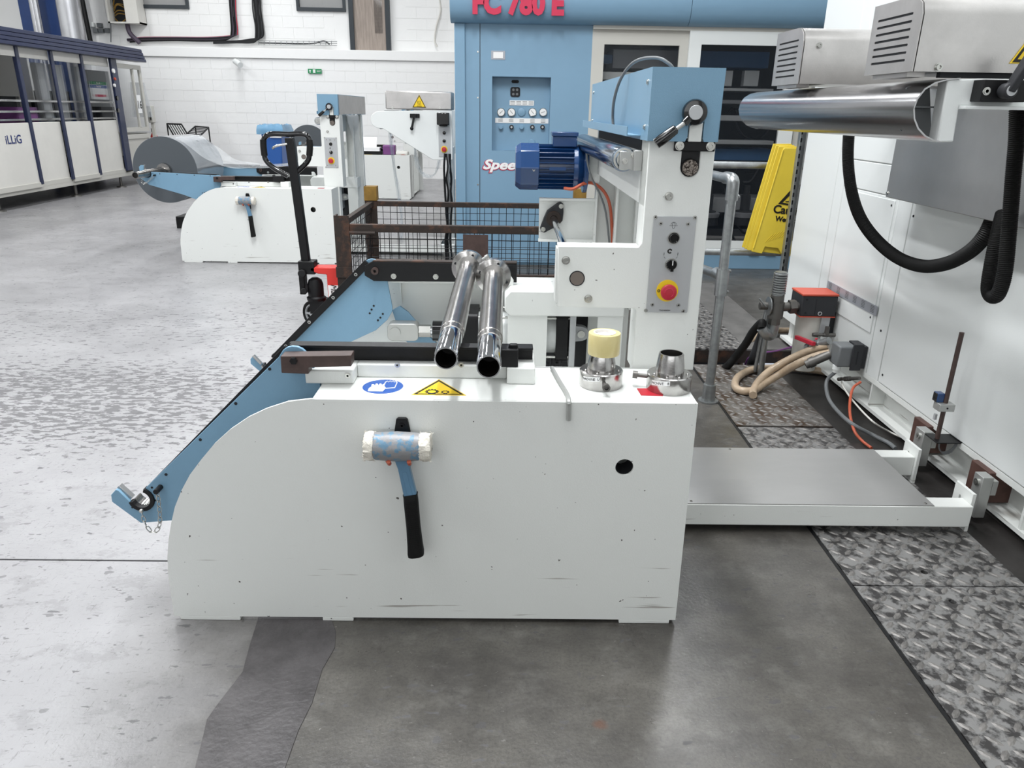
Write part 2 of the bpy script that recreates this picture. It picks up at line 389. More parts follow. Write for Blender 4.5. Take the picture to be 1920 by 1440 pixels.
Mt['patch']=mat('dark_repair_mortar','4A4748',.42,col2='383536',vscale=9,bump=.5,bscale=70,thr=(.35,.6),spec=.6)
Mt['checker']=mat('worn_checker_plate','868584',.42,.35,col2='3B3939',vscale=19,bump=.15,bscale=120,thr=(.44,.55))
Mt['lug']=mat('worn_plate_lugs','85827F',.5,.4,var=.35,vscale=20)
Mt['checker2']=mat('rust_stained_checker_plate','8A8784',.4,.6,col2='4F3F33',vscale=7,bump=.2,bscale=100,thr=(.40,.58))
Mt['darkfloor']=mat('oily_dark_concrete','2E2B2A',.45,var=.4,vscale=5,bump=.2)  # concrete darkened for the shadow under the machine
Mt['ceil']=mat('ceiling_sheet','D8D8D6',.7)
# ---------------------------------------------------------------- room
WB=17.5
GX=1.20          # edge of the steel plates let into the floor
hole=[(GX,-1.2),(1.97,-1.2),(1.97,6.9),(GX,6.9)]
gr=[(-11,2.224),(-.25,2.224),(-.25,2.233),(-11,2.233)]
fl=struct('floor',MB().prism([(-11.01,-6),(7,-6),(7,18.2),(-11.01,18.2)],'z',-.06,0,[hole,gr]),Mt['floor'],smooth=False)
obj('joint_filler',MB().box(-11,-.25,2.222,2.235,-.058,-.008),Mt['rubber'],fl,smooth=False)
obj('pit_bottom',MB().box(GX,1.97,-1.2,6.9,-.42,-.38),Mt['pit'],fl,smooth=False)
kb=MB()
kb.box(GX-.012,GX-.001,-1.2,6.9,-.4,.0015); obj('pit_edge_angle',kb,Mt['black'],fl,smooth=False)
# repair patch in front of the machine
pp=[(483,1163),(468,1210),(455,1260),(432,1290),(405,1325),(388,1350),(380,1385),(366,1440),(350,1520),(515,1520),(535,1440),(560,1370),(585,1320),(605,1255),(628,1215),(630,1185),(622,1163),(640,1080),(500,1080)]
mb=MB().prism([tuple(P(x,y,Z=0).xy) for x,y in pp],'z',-.01,.0022); obj('repair_patch',mb,Mt['patch'],fl,bevel=.001,label='dark rough mortar strip')
def wallblocks(parent,x0,x1,y,z0,z1,cut=lambda a,b,c,d:False):
    W,H=.445,.222; mb=MB().prism(rrect(0,W-.005,0,H-.005,.004,3),'y',-.003,.02)
    me=mesh_of('block',mb,smooth=False); me.materials.append(Mt['wallpaint']); r=0; z=z0
    while z<z1-.05:
        x=x0-(W/2 if r%2 else 0)
        while x<x1:
            if not cut(x,x+W,z,z+H):
                o=bpy.data.objects.new('block',me); COL.objects.link(o); o.parent=parent; o.location=(x,y+random.uniform(-.001,.001),z)
            x+=W
        z+=H; r+=1
wb=struct('wall_back',MB().box(-11,7,WB,WB+.25,0,2.46),Mt['mortar'],smooth=False)
wallblocks(wb,-8.4,-.2,WB-.003,.24,2.44)
wu=struct('wall_back_upper',MB().box(-11,7,17.8,18.1,2.46,6),Mt['mortar'],smooth=False)
wallblocks(wu,-9.3,-.2,17.797,2.66,4.0,lambda a,b,c,d:(a<-2.60 and b>-3.52))
struct('trim_1',MB().box(-11,7,WB-.06,17.8,2.46,2.655),Mt['wallpaint'],bevel=.01)
struct('wall_left',MB().box(-11.2,-11,-6,18,0,6),Mt['wallpaint'],smooth=False)
struct('wall_right',MB().box(7,7.2,-6,18,0,6),Mt['wallpaint'],smooth=False)
struct('wall_front',MB().box(-11,7,-6.2,-6,0,6),Mt['wallpaint'],smooth=False)
struct('ceiling',MB().box(-11.2,7.2,-6.2,18.2,6,6.1),Mt['ceil'],smooth=False)
# windows and door high on the rear wall
def window(name,x0,x1,zb,zt):
    fr=MB(); y=17.74
    fr.box(x0,x1,y,y+.06,zb,zb+.07).box(x0,x1,y,y+.06,zt-.07,zt).box(x0,x0+.06,y,y+.06,zb+.07,zt-.07).box(x1-.06,x1,y,y+.06,zb+.07,zt-.07)
    f=struct(name,fr,Mt['windowdark'],smooth=False)
    obj('pane',MB().box(x0+.06,x1-.06,y+.03,y+.036,zb+.07,zt-.07),Mt['smoke'],f,smooth=False)
    return f
a=P(262,15,Y=17.74);b_=P(354,18,Y=17.74); window('window_1',a.x,b_.x,a.z,a.z+1.3)
a=P(556,20,Y=17.74);b_=P(648,22,Y=17.74); w2=window('window_2',a.x,b_.x,a.z,a.z+1.3)
a=P(657,86,Y=17.72);b_=P(733,88,Y=17.72); x0,x1,zb=a.x,b_.x,2.64
fr=MB().box(x0,x0+.1,17.70,17.8,zb,4.8).box(x1-.1,x1,17.70,17.8,zb,4.8).box(x0,x1,17.7,17.8,4.7,4.8)
dr=struct('door_1',fr,Mt['windowdark'],smooth=False)
obj('door_leaf',MB().box(x0+.1,x1-.1,17.75,17.79,zb,4.7),Mt['wood'],dr,smooth=False)
a=P(703,62,Y=17.73);b2=P(716,18,Y=17.73)
vp=obj('vision_panel',MB().box(a.x,b2.x,17.735,17.75,a.z,4.4),Mt['smoke'],dr,smooth=False)
# exit sign
a=P(577,129,Y=17.45);b_=P(603,138,Y=17.45)
sg=obj('exit_sign',MB().box(a.x,b_.x,17.455,17.47,b_.z,a.z),Mt['greenp'],smooth=False); tag(sg,'small green and white emergency exit sign on the rear wall','sign')
ORG[sg.name]=Vector((0,0,0))
h=(a.z-b_.z); cx=a.x+h*.5; cz=(a.z+b_.z)/2
obj('arrow_field',MB().prism([(cx-.3*h,cz+.05*h),(cx,cz+.35*h),(cx+.3*h,cz+.05*h),(cx+.1*h,cz+.05*h),(cx+.1*h,cz-.35*h),(cx-.1*h,cz-.35*h),(cx-.1*h,cz+.05*h)],'y',17.45,17.456),Mt['whitep'],sg,smooth=False)
obj('running_figure',MB().box(a.x+h*1.2,a.x+h*1.75,17.45,17.456,b_.z+.12*h,a.z-.12*h),Mt['whitep'],sg,smooth=False)
text('EXIT',h*.5,Mt['whitep'],sg,front(b_.x-h*.6,17.452,cz),ext=.002)
# wall camera
p=P(441,117,Y=17.2); cm=obj('security_camera',MB().cyl((p.x,17.5,p.z+.04),(p.x,17.3,p.z+.04),.03).cyl((p.x-.05,17.36,p.z+.03),(p.x+.1,17.22,p.z-.05),.06),Mt['white2']); tag(cm,'small white camera fixed to the rear wall below the ledge','camera')
# cables lying on the ledge and climbing the wall
def run(name,pts,r,mat_,label,cat_='cable',group=None,n=8,ys=None):
    o=obj(name,MB().tube(pts,r,n),mat_); tag(o,label,cat_,group); return o
def led(x,y,Yv=17.7): return P(x,y,Y=Yv)
for i in range(9):
    dz=random.uniform(0,.10); dx=random.uniform(-.06,.06)
    ps=[led(238+random.uniform(0,8),79-i*.8),led(270,77-i*.9),led(330,76-i*.8),led(390,77-i*.9),led(426+i*1.5,74-i),led(433+i*1.5+random.uniform(-1,1),60),led(431+i*1.5+random.uniform(-1,1),25),led(429+i*1.5,-15)]
    run('cable',ps,.009 if i==8 else .014,Mt['plum'] if i in(3,7) else (Mt['red'] if i==8 else Mt['black']),('plum coloured cable in the left riser of wall cables' if i in (3,7) else 'thin red cable in the left riser of wall cables' if i==8 else 'black cable bundled with others along the ledge and up the left riser'),'cable','left bundle of wall cables')
for i in range(8):
    ps=[led(400,81-i*.5),led(440,80-i*.4),led(470,80-i*.9),led(478+i*2.0,76-i),led(479+i*2.0,50),led(475+i*2.0+random.uniform(-1,1),20),led(473+i*2.0,-15)]
    run('cable',ps,.016,Mt['black'] if i%3 else Mt['darkgrey'],('black cable bundled with others up the right riser' if i%3 else 'dark grey cable among the black ones in the right riser'),'cable','right bundle of wall cables')
run('cable',[led(485,80),led(530,81),led(560,82),led(590,81),led(607,77),led(618,83)],.016,Mt['darkgrey'],'single grey cable lying in the wire tray on the ledge')
tr=MB()
for k in range(14):
    x=485+k*10.5; a=led(x,76.5,17.64); b2=led(x,84,17.64); tr.cyl(a,b2,.006,n=5)
for yy in (76.5,80,84): tr.cyl(led(485,yy,17.64),led(632,yy+1.2,17.64),.006,n=5)
tag(obj('wire_cable_tray',tr,Mt['galv']),'short galvanised wire cable tray on the ledge right of the cable risers','tray')
run('cable',[led(823,-10),led(826,20),led(818,50),led(815,75),led(820,88)],.02,Mt['cream'],'cream cable hanging down the upper wall beside the blue machine')
# electrical cabinet with open door
a=P(203,43,Y=17.45);b_=P(262,43,Y=17.45); z1=a.z+1.0
cb=thing('wall_cabinet','cream wall cabinet with its front partly open, full of cables','cabinet',(a.x,17.6,a.z))
mbx=MB().box(a.x,b_.x,17.78,17.8,a.z,z1).box(a.x,b_.x,17.45,17.8,a.z,a.z+.03).box(a.x,a.x+.04,17.45,17.8,a.z,z1).box(b_.x-.04,b_.x,17.45,17.8,a.z,z1)
obj('body',mbx,Mt['cream'],cb,smooth=False)
m_=P(235,20,Y=17.45).x
obj('door',MB().box(m_,b_.x,17.42,17.45,a.z,z1),Mt['cream'],cb,smooth=False)
obj('interior',MB().box(a.x+.04,m_,17.7,17.77,a.z+.03,z1),Mt['dark'],cb,smooth=False)
wr=MB()
for k in range(6):
    wr.tube([V(a.x+.08,17.62,a.z+.1+.05*k),V((a.x+m_)/2,17.56,a.z+.06+.09*k+random.uniform(-.05,.05)),V(m_-.05,17.62,a.z+.12+.06*k)],.012,6)
obj('wiring',wr,Mt['amber'],cb,kind='stuff')
pp_=P(237,46,Y=17.6)
run('cable',[V(pp_.x,17.65,pp_.z+.1),V(pp_.x+.02,17.65,pp_.z-.15),V(pp_.x+.2,17.66,pp_.z-.35)],.05,Mt['plum'],'thick purple black loom dropping from the wall cabinet to the ledge')
# small sockets
for i,(x,y,l) in enumerate([(171,46,'pale switch box with blue label, left of the row of sockets'),(185,47,'small grey switch box above the sockets'),(178,57,'grey socket, leftmost of three under the switch boxes'),(188,57,'grey socket, middle of three under the switch boxes'),(200,57,'dark socket, rightmost of three under the switch boxes')]):
    p=P(x,y,Y=17.7); o=obj('wall_socket',MB().box(p.x-.05,p.x+.05,17.7,17.8,p.z-.045,p.z+.045),Mt['midgrey'] if i else Mt['white2'],bevel=.01); tag(o,l,'socket')
# conduits
for x0_,x1_,r_,l,mm in [(152,170,.05,'dark vertical conduit on the wall right of the round duct','black'),(207,208,.012,'thin vertical conduit left of the wall cabinet','midgrey')]:
    run('conduit',[led(x0_,-10,17.6),led(x1_,79,17.6)],r_,Mt[mm],l,'pipe')
# columns and duct behind the thermoformer
def vert(name,xa,xb,Yv,mat_,label,cat_,y0=0,dep=.3):
    a=P(xa,20,Y=Yv); b2=P(xb,20,Y=Yv); o=obj(name,MB().box(a.x,b2.x,Yv,Yv+dep,0,5.99),mat_,bevel=.01,origin=((a.x+b2.x)/2,Yv,0)); tag(o,label,cat_); return o
vert('steel_column',36,60,16.8,Mt['navycol'],'narrow navy steel column behind the panelled machine, left of the silver pipes','column')
vert('steel_column',74,110,16.8,Mt['navycol'],'wide navy steel column behind the panelled machine, left of the big round duct','column')
for xa,l in ((63,'slim silver pipe between the two navy columns, left one'),(69,'slim silver pipe between the two navy columns, right one')):
    a=P(xa,20,Y=16.5); o=obj('service_pipe',MB().cyl((a.x,16.5,0),(a.x,16.5,5.95),.06),Mt['duct'],origin=(a.x,16.5,0)); tag(o,l,'pipe')
a=P(131,25,Y=16.4); rad=.22; o=obj('round_duct',MB().cyl((a.x,16.4,0),(a.x,16.4,5.95),rad,n=32),Mt['duct'],origin=(a.x,16.4,0)); tag(o,'large round silver duct rising behind the panelled machine','duct')
# ---------------------------------------------------------------- steel plates in the floor
def checker(x0,x1,y0,y1,label,mm,pitch=.044,seed=1,holes=()):
    t=obj('checker_plate',MB().prism([(x0,y0),(x1,y0),(x1,y1),(x0,y1)],'z',-.012,.0,[circ(hx,hy,.012,10) for hx,hy in holes]),mm,smooth=False,origin=((x0+x1)/2,(y0+y1)/2,0)); tag(t,label,'floor plate')
    lg=MB(); nx=int((x1-x0)/pitch); ny=int((y1-y0)/pitch)
    for i in range(nx):
        for j in range(ny):
            x=x0+(i+.5)*(x1-x0)/nx; y=y0+(j+.5)*(y1-y0)/ny
            if any(abs(x-hx)<.03 and abs(y-hy)<.03 for hx,hy in holes): continue
            s=1 if (i+j)%2 else -1; a=R(45*s); c,q=math.cos(a),math.sin(a); l=.0235; w=.0082; h=.0030
            def T(u,v): return (x+u*c-v*q,y+u*q+v*c)
            lo=[T(-l,0),T(-l*.45,-w),T(l*.45,-w),T(l,0),T(l*.45,w),T(-l*.45,w)]; hi=[T(-l*.55,0),T(-l*.3,-w*.4),T(l*.3,-w*.4),T(l*.55,0),T(l*.3,w*.4),T(-l*.3,w*.4)]
            lg.add([(p[0],p[1],0) for p in lo]+[(p[0],p[1],h) for p in hi],[(0,1,7,6),(1,2,8,7),(2,3,9,8),(3,4,10,9),(4,5,11,10),(5,0,6,11),(6,7,8,9,10,11)])
    obj('raised_lugs',lg,Mt['lug'],t,smooth=False,kind='stuff')
    return t
def bearer(y0,y1):
    b=MB().box(GX,1.97,y0,y1,-.1,-.013); obj('plate_bearer',b,Mt['rust'],fl,smooth=False)
hh=[tuple(P(x,y,Z=0).xy) for x,y in ((1733,1073),(1786,1128))]
checker(GX+.004,1.80,-.6,1.02,'worn steel checker plate nearest the viewer at the right edge','checker' and Mt['checker'])
checker(GX+.004,1.80,1.025,2.118,'worn steel checker plate in the middle with a lifting hole, beside the bare concrete',Mt['checker'],holes=[hh[1]])  # the concrete beside it is toned darker for the shade round the machine
checker(GX+.004,1.80,2.123,3.10,'dark greasy checker plate running under the white step platform',Mt['checker'],holes=[hh[0]])
checker(GX+.004,1.70,3.105,3.466,'narrow checker plate just behind the white step platform',Mt['checker'])
checker(GX+.004,1.70,3.486,4.46,'rust-stained checker plate under the coiled beige hose',Mt['checker2'])
checker(GX+.004,1.66,4.80,6.88,'farthest checker plate, beyond the open floor pit',Mt['checker'])
for y in (-.6,1.02,2.12,3.475,4.44,4.82): bearer(y-.02,y+.02)
o=obj('pit_cover_strip',MB().box(1.80,1.97,-1.2,3.10,-.012,-.001).box(1.70,1.97,3.10,4.46,-.012,-.001),Mt['darkfloor'],fl,smooth=False,label='oily dark strip under the machine beam')  # strip coloured dark for the shadow under the machine beam
obj('pit_cover_strip',MB().box(1.66,1.97,4.80,6.9,-.012,-.001),Mt['greyfloor'],fl,smooth=False,label='grey strip beside the farthest checker plate')
# ================================================================ unwinding stand (three alike; the first is built here, the others copied)
def bolt(mb,p,d,r=.011,h=.009):
    d=Vector(d).normalized(); p=Vector(p)
    mb.lathe(p,d,[(0,r*1.35),(.002,r*1.35),(.002,r),(h,r),(h,r*.55),(h-.004,r*.5)],14)
    return mb
def bolts(name,lst,d,parent,r=.011,h=.009,m='zinc',lab=None):
    for p in lst:
        obj(name,bolt(MB(),p,d,r,h),Mt[m],parent,origin=p,label=lab)
PIV=(-.607,.805)
def swing_arm(T,y,inner,withchain):
    s=1 if inner>0 else -1
    cup=circ(-1.122,.343,.040,12,62,-165)
    out=[(-.652,.815),(-1.104,.382)]+cup+[(-1.189,.371),(-1.197,.375),(-1.215,.356),(-1.216,.332),(-1.138,.257),(-1.041,.267),(-.746,.44),(-.605,.508),(-.548,.560),(-.524,.60),(-.522,.622),(-.539,.738),(-.555,.80)]+circ(PIV[0],PIV[1],.044,8,-5,135)
    piv=(PIV[0],y,PIV[1])
    arm=obj('swing_arm',MB().prism(out,'y',y-.006,y+.006),Mt['blue'],T,origin=piv,bevel=.0015)
    ORG[arm.name]=Vector(piv)
    ya,yb=(y+.006,y+.022) if s>0 else (y-.022,y-.006)
    d=V(-1.104+.652,0,.382-.815).normalized(); n=V(-d.z,0,d.x)   # pointing down-right?
    if n.z>0: n=-n
    a=V(-.640,0,.826); b=V(-1.10,0,.386)
    a=V(PIV[0]-.03,0,PIV[1]+.04)
    pts=[(a.x,a.z),(b.x,b.z),(b.x+n.x*.030,b.z+n.z*.030),(a.x+n.x*.034,a.z+n.z*.034)]
    obj('edge_strip',MB().prism(pts,'y',ya,yb),Mt['black'],arm,bevel=.001)
    for t in (.12,.36,.62,.88):
        q=a+(b-a)*t+n*.016; obj('strip_bolt',bolt(MB(),(q.x,ya if s<0 else yb,q.z),(0,-1 if s<0 else 1,0),.006,.004),Mt['zinc'],arm)
        # screw end showing through on the outer face
        yy=y-.006 if s>0 else y+.006
        obj('screw_hole',MB().cyl((q.x,yy-.001,q.z),(q.x,yy+.001,q.z),.0048,n=12),Mt['dark'],arm,smooth=False)
    outer=circ(-1.122,.343,.041,16,70,-165); inn=circ(-1.122,.343,.028,16,-165,70)
    obj('cup_liner',MB().prism(outer+inn,'y',y-.012,y+.012),Mt['black'],arm,bevel=.001)
    w0,w1=(y+.006,y+.045) if s>0 else (y-.045,y-.006)
    outer=circ(-1.122,.343,.033,14,20,-165); inn=circ(-1.122,.343,.027,14,-165,20)
    obj('saddle',MB().prism(outer+inn,'y',w0,w1),Mt['steel'],arm)
    tp=[(-1.199,.376),(-1.163,.334),(-1.157,.340),(-1.192,.382)]
    obj('tip_block',MB().prism(tp,'y',*((y+.006,y+.026) if s>0 else (y-.026,y-.006))),Mt['dullinox'],arm,bevel=.001)
    for px,py in ((285,914),(291,938),(248.5,951),(275,954)):
        q=P(px,py,Y=2.054); obj('screw_hole',MB().cyl((q.x,y-.0075 if s>0 else y+.0055,q.z),(q.x,y-.0055 if s>0 else y+.0075,q.z),.0035,n=10),Mt['dark'],arm,smooth=False)
    # lever-end screw pattern
    for px,py in ((693.6,587),(697,580),(701,573),(709,600),(713.5,595),(718,588)):
        q=P(px,py,Y=3.4); obj('screw_hole',MB().cyl((q.x,y-.0075,q.z),(q.x,y+.0075,q.z),.005,n=10),Mt['dark'],arm,smooth=False)
    if withchain:
        Y=2.03
        pa=P(300,914,Y=2.05); 
        obj('pin',MB().cyl((pa.x,y-.04,pa.z),(pa.x,y,pa.z),.0085,n=14),Mt['black'],arm)
        path=[P(295,920,Y=Y),P(297,938,Y=Y),P(299,957,Y=Y),P(300,975,Y=Y),P(297,990,Y=Y),P(286,998,Y=Y),P(274,985,Y=Y),P(269,972,Y=Y),P(265,958,Y=Y)]
        cp=cat(path,12); L=[0]
        for i in range(1,len(cp)): L.append(L[-1]+(cp[i]-cp[i-1]).length)
        N=13; mb=MB()
        def at_(t):
            k=0
            while k<len(L)-2 and L[k+1]<t:k+=1
            return cp[k].lerp(cp[k+1],(t-L[k])/max(L[k+1]-L[k],1e-9))
        for i in range(N):
            c=at_(L[-1]*(i+.5)/N); dd=(at_(min(L[-1],L[-1]*(i+.9)/N))-at_(L[-1]*(i+.1)/N)).normalized()
            sd=dd.cross(V(0,1,0)).normalized(); sd=(sd if i%2 else (V(0,1,0)*.9+sd*.45)).normalized()
            hl,hw=L[-1]/N*.64,.0058
            q=[c+dd*(hl*math.cos(R(t))*(1 if abs(math.cos(R(t)))>.3 else 1))+sd*hw*math.sin(R(t)) for t in range(0,360,36)]
            mb.tube(q,.0016,5,2,closed=True)
        mb.sphere(path[0],.007); mb.sphere(path[-1],.007)
        obj('chain',mb,Mt['zinc'],arm,kind='stuff',label='small steel chain')
    return arm
def arcpts(Y):
    px=[(326,1152),(320,1110),(315,1072),(314,1045),(316,1012),(321,980),(328,950),(340,920),(356,890),(377,862),(402,832),(432,805),(466,782),(500,766),(540,753),(583,748)]
    return [(lambda q:(q.x,q.z))(P(x,y,Y=1.912)) for x,y in px]
def make_stand():
    T=thing('unwinding_stand','large white film unwinding stand in the foreground, swing arms lowered','machine',(-.2,2.7,0))
    ARC=arcpts(0); ZT=.741
    outline=ARC+[(-.50,ZT),(.545,ZT),(.549,.014)]
    outline[0]=(-1.008,.014)
    hole=circ(.353,.542,.026,24)
    # ---- near side box
    o=obj('side_plate',MB().prism(outline,'y',1.912,1.920,[hole]),Mt['white'],T)
    obj('top_plate',MB().prism([(-.528,1.9155),(.546,1.9155),(.546,2.2155),(-.528,2.2155)],'z',ZT-.008,ZT),Mt['white'],T,bevel=.003)
    obj('top_edge_bend',MB().cyl((-.528,1.919,ZT-.0075),(.545,1.919,ZT-.0075),.0072,n=16),Mt['white'],T)
    obj('end_plate',MB().box(.538,.546,1.92,2.2155,.014,ZT-.008),Mt['white'],T,smooth=False)
    obj('inner_plate',MB().prism(outline,'y',2.2080,2.2155),Mt['white'],T,smooth=False)
    for x0,x1 in ((-.99,-.805),(-.55,-.455),(.372,.53)):
        obj('foot',MB().box(x0,x1,1.912,1.98,0,.014),Mt['white'],T,bevel=.002)
    for x0,x1 in ((-.99,-.805),(.372,.53)): obj('foot',MB().box(x0,x1,3.49,3.548,0,.014),Mt['white'],T,bevel=.002)
    obj('hole_tube',MB().pipe((.353,1.919,.542),(.353,1.99,.542),.0285,.026),Mt['darkgrey'],T)
    # welded blocks and rail on the near side
    obj('rail_block',MB().box(-.575,-.435,2.035,2.205,ZT,.783),Mt['white'],T,bevel=.004)
    obj('rail_support',MB().box(-.435,.012,2.095,2.205,ZT,.783),Mt['white'],T,bevel=.004)
    obj('rail_block',MB().box(.012,.095,2.05,2.205,ZT,.792),Mt['white'],T,bevel=.004)
    bolts('socket_screw',[P(745,684,Y=2.094),P(865,684,Y=2.094),P(652,704,Y=2.034)],(0,-1,0),T,.006,.004)
    obj('rail',MB().prism([(-.640,.835),(-.665,.805),(-.655,.783),(.09,.783),(.09,.829),(-.3,.829)],'y',2.13,2.15),Mt['black'],T,bevel=.002)
    obj('rail',MB().prism([(-.60,.842),(-.64,.82),(-.640,.775),(-.60,.75),(.06,.752),(.06,.835)],'y',3.375,3.395),Mt['black'],T,bevel=.002)
    obj('rail_cap_strip',MB().box(-.635,.09,2.105,2.15,.829,.836),Mt['black'],T,bevel=.002)
    obj('rail_cap_strip',MB().box(-.60,.06,3.375,3.42,.838,.845),Mt['rust'],T,bevel=.002)
    st=obj('end_stop',MB().box(-.062,.045,2.055,2.10,.792,.846),Mt['black'],T,bevel=.003)
    for x in (-.055,.03): obj('stop_lug',MB().prism([(x-.016,.842),(x+.016,.842),(x+.012,.857),(x-.010,.857)],'y',2.07,2.09),Mt['black'],st,bevel=.003)
    q=[P(*a,Y=2.035) for a in ((532,661),(663,659),(663,680),(584,682),(584,694),(534,692))]
    kb=obj('pivot_block',MB().prism([(p.x,p.z) for p in q],'y',2.0,2.046),Mt['brownblk'],T,bevel=.002,label='dark brown steel block')
    obj('pivot_block',MB().prism([(p.x,p.z) for p in q],'y',3.41,3.45),Mt['brownblk'],T,bevel=.002,label='dark brown steel block')
    p=P(551,676,Y=2.0); obj('bolt_head',MB().lathe((p.x,2.0,p.z),(0,-1,0),[(0,.011),(.007,.011)],6),Mt['black'],kb,smooth=False)
    for x in (602,651):
        p=P(x,657,Z=q[0].z+.0005); obj('countersunk_screw',MB().pipe((p.x,2.022,q[0].z),(p.x,2.022,q[0].z+.002),.010,.006).cyl((p.x,2.022,q[0].z),(p.x,2.022,q[0].z+.0008),.006),Mt['zinc'],kb)
    p=P(703,508,Y=3.37); obj('pivot_bush',MB().pipe((p.x,3.362,p.z),(p.x,3.378,p.z),.017,.007),Mt['brownblk'],T)
    bolts('bolt',[P(738,518,Y=3.374),P(817,519,Y=3.374)],(0,-1,0),T,.0095,.008)
    # ---- far side box, seen from inside
    obj('outer_plate',MB().prism(outline,'y',3.540,3.548),Mt['white'],T)
    obj('top_flange',MB().box(-.55,.0,3.42,3.548,ZT-.008,ZT),Mt['white'],T,bevel=.002)
    obj('far_beam',MB().prism([(.03,.741),(.549,.741),(.549,.625),(.03,.625),(.005,.65),(.005,.71)],'y',3.255,3.548),Mt['white'],T,bevel=.006)
    obj('beam_gusset',MB().prism([(.0,.79),(.028,.79),(.045,.765),(.045,.74),(.0,.74)],'y',3.36,3.40),Mt['white'],T,bevel=.003)
    obj('far_inner_panel',MB().box(.02,.200,3.262,3.27,.014,.626),Mt['white'],T,smooth=False)
    obj('far_inner_panel',MB().box(.43,.545,3.262,3.27,.014,.626),Mt['white'],T,smooth=False)
    obj('stiffener',MB().prism([(3.50,.733),(3.54,.733),(3.54,.60)],'x',-.50,-.495),Mt['white'],T,smooth=False)
    obj('floor_tray',MB().box(-.99,.53,2.22,3.25,.02,.028),Mt['white'],T,smooth=False)
    obj('tray_back',MB().box(.20,.43,3.50,3.51,.028,.62),Mt['darkgrey'],T,smooth=False)
    swing_arm(T,2.060,1,True); swing_arm(T,3.402,-1,False)
    # actuating lever and pneumatic cylinder
    Yc=3.405; kk=1.17
    q=[P(*a,Y=Yc+.03) for a in ((735,582),(750,574),(765,585),(800,626),(822,646),(812,652),(775,652),(752,632))]
    obj('lever',MB().prism([(p.x,p.z) for p in q],'y',Yc+.03,Yc+.045),Mt['blue'],T,bevel=.002)
    def X(px,py=620): return P(px,py,Y=Yc).x
    zc=P(780,620,Y=Yc).z
    cyl_=obj('clevis',MB().prism(rrect(X(728),X(786),zc-.042,zc+.042,.024,5),'y',Yc-.035,Yc+.035),Mt['alu'],T,bevel=.003)
    obj('clevis_pin',MB().cyl((X(743),Yc-.042,zc),(X(743),Yc+.05,zc),.025,n=24),Mt['alu'],cyl_)
    pc=obj('air_cylinder',MB().cyl((X(895),Yc,zc),(X(1045),Yc,zc),.096,n=40),Mt['white2'],T)
    obj('rod_nut',MB().lathe((X(786),Yc,zc),(1,0,0),[(0,.026),(.0,.031),(X(808)-X(786),.031)],6),Mt['zinc'],pc,smooth=False)
    obj('piston_rod',MB().cyl((X(805),Yc,zc),(X(900),Yc,zc),.018),Mt['chrome'],pc)
    obj('rod_guide',MB().cyl((X(812),Yc,zc),(X(875),Yc,zc),.049,n=28),Mt['gloss'],pc)
    for a,b in ((868,898),(1040,1062)):
        obj('cylinder_head',MB().prism(rrect(Yc-.108,Yc+.108,zc-.112,zc+.112,.024,5),'x',X(a),X(b)),Mt['black'],pc,bevel=.003)
    for dy in (-.09,.09):
        for dz in (-.094,.094):
            obj('tie_rod',MB().cyl((X(860),Yc+dy,zc+dz),(X(1075),Yc+dy,zc+dz),.006),Mt['zinc'],pc)
            obj('tie_nut',MB().cyl((X(1064),Yc+dy,zc+dz),(X(1066)+.022,Yc+dy,zc+dz),.011,n=6),Mt['alu'],pc,smooth=False)
    obj('end_bracket',MB().prism(rrect(Yc-.12,Yc+.12,zc-.135,zc+.118,.012,4),'x',X(1064),X(1075)),Mt['panelgrey'],pc,bevel=.002)
    obj('rear_clevis',MB().prism([(X(1075),zc+.04),(X(1090),zc+.036)]+circ(X(1090),zc,.035,8,80,-80)+[(X(1075),zc-.04)],'y',Yc-.02,Yc+.02),Mt['panelgrey'],pc,bevel=.002)
    obj('rear_pin',MB().cyl((X(1089),Yc-.03,zc),(X(1089),Yc+.03,zc),.018),Mt['zinc'],pc)
    fit=MB()
    for px in (1032,1050): 
        fit.cyl((X(px),Yc-.05,zc-.16),(X(px),Yc-.05,zc-.11),.011).cyl((X(px)-.02,Yc-.05,zc-.14),(X(px)+.01,Yc-.05,zc-.14),.009)
    obj('air_fitting',fit,Mt['darkgrey'],pc)
    # ---- column portal
    CY=2.215
    slot=[(.5055,1.43),(.5055,1.375)]+[(.532+.0265*math.cos(R(a)),1.353+.0265*math.sin(R(a))) for a in range(180,361,15)]+[(.5585,1.43)]
    front_=[(.4095,1.43)]+slot+[(.600,1.43),(.604,.735),(.4095,.735),(.4095,.925),(.405,.933),(.166,.935),(.160,1.122),(.400,1.122),(.4095,1.134)]
    col=obj('front_column',MB().prism(front_,'y',CY,CY+.012),Mt['white'],T,bevel=.003)
    obj('column_side',MB().box(.4095,.4185,CY+.012,CY+.10,.735,1.43),Mt['white'],T,smooth=False)
    obj('column_side',MB().box(.594,.602,CY+.012,CY+.16,.735,1.43),Mt['white'],T,smooth=False)
    obj('column_back',MB().box(.4125,.594,CY+.09,CY+.10,.735,1.43),Mt['white'],T,smooth=False)
    obj('column_foot',MB().box(.42,.56,CY+.002,CY+.10,.02,.735),Mt['white'],T,smooth=False)
    obj('arm_flange',MB().box(.162,.405,CY+.012,CY+.07,1.112,1.122),Mt['white'],T,bevel=.002)
    obj('arm_flange',MB().box(.164,.405,CY+.012,CY+.07,.935,.945),Mt['white'],T,bevel=.002)
    obj('arm_flange',MB().box(.158,.168,CY+.0125,CY+.07,.945,1.112),Mt['white'],T,smooth=False)
    # cross panel facing the rollers
    a=P(1203,378,X=.407); b=P(1118,323,X=.407)
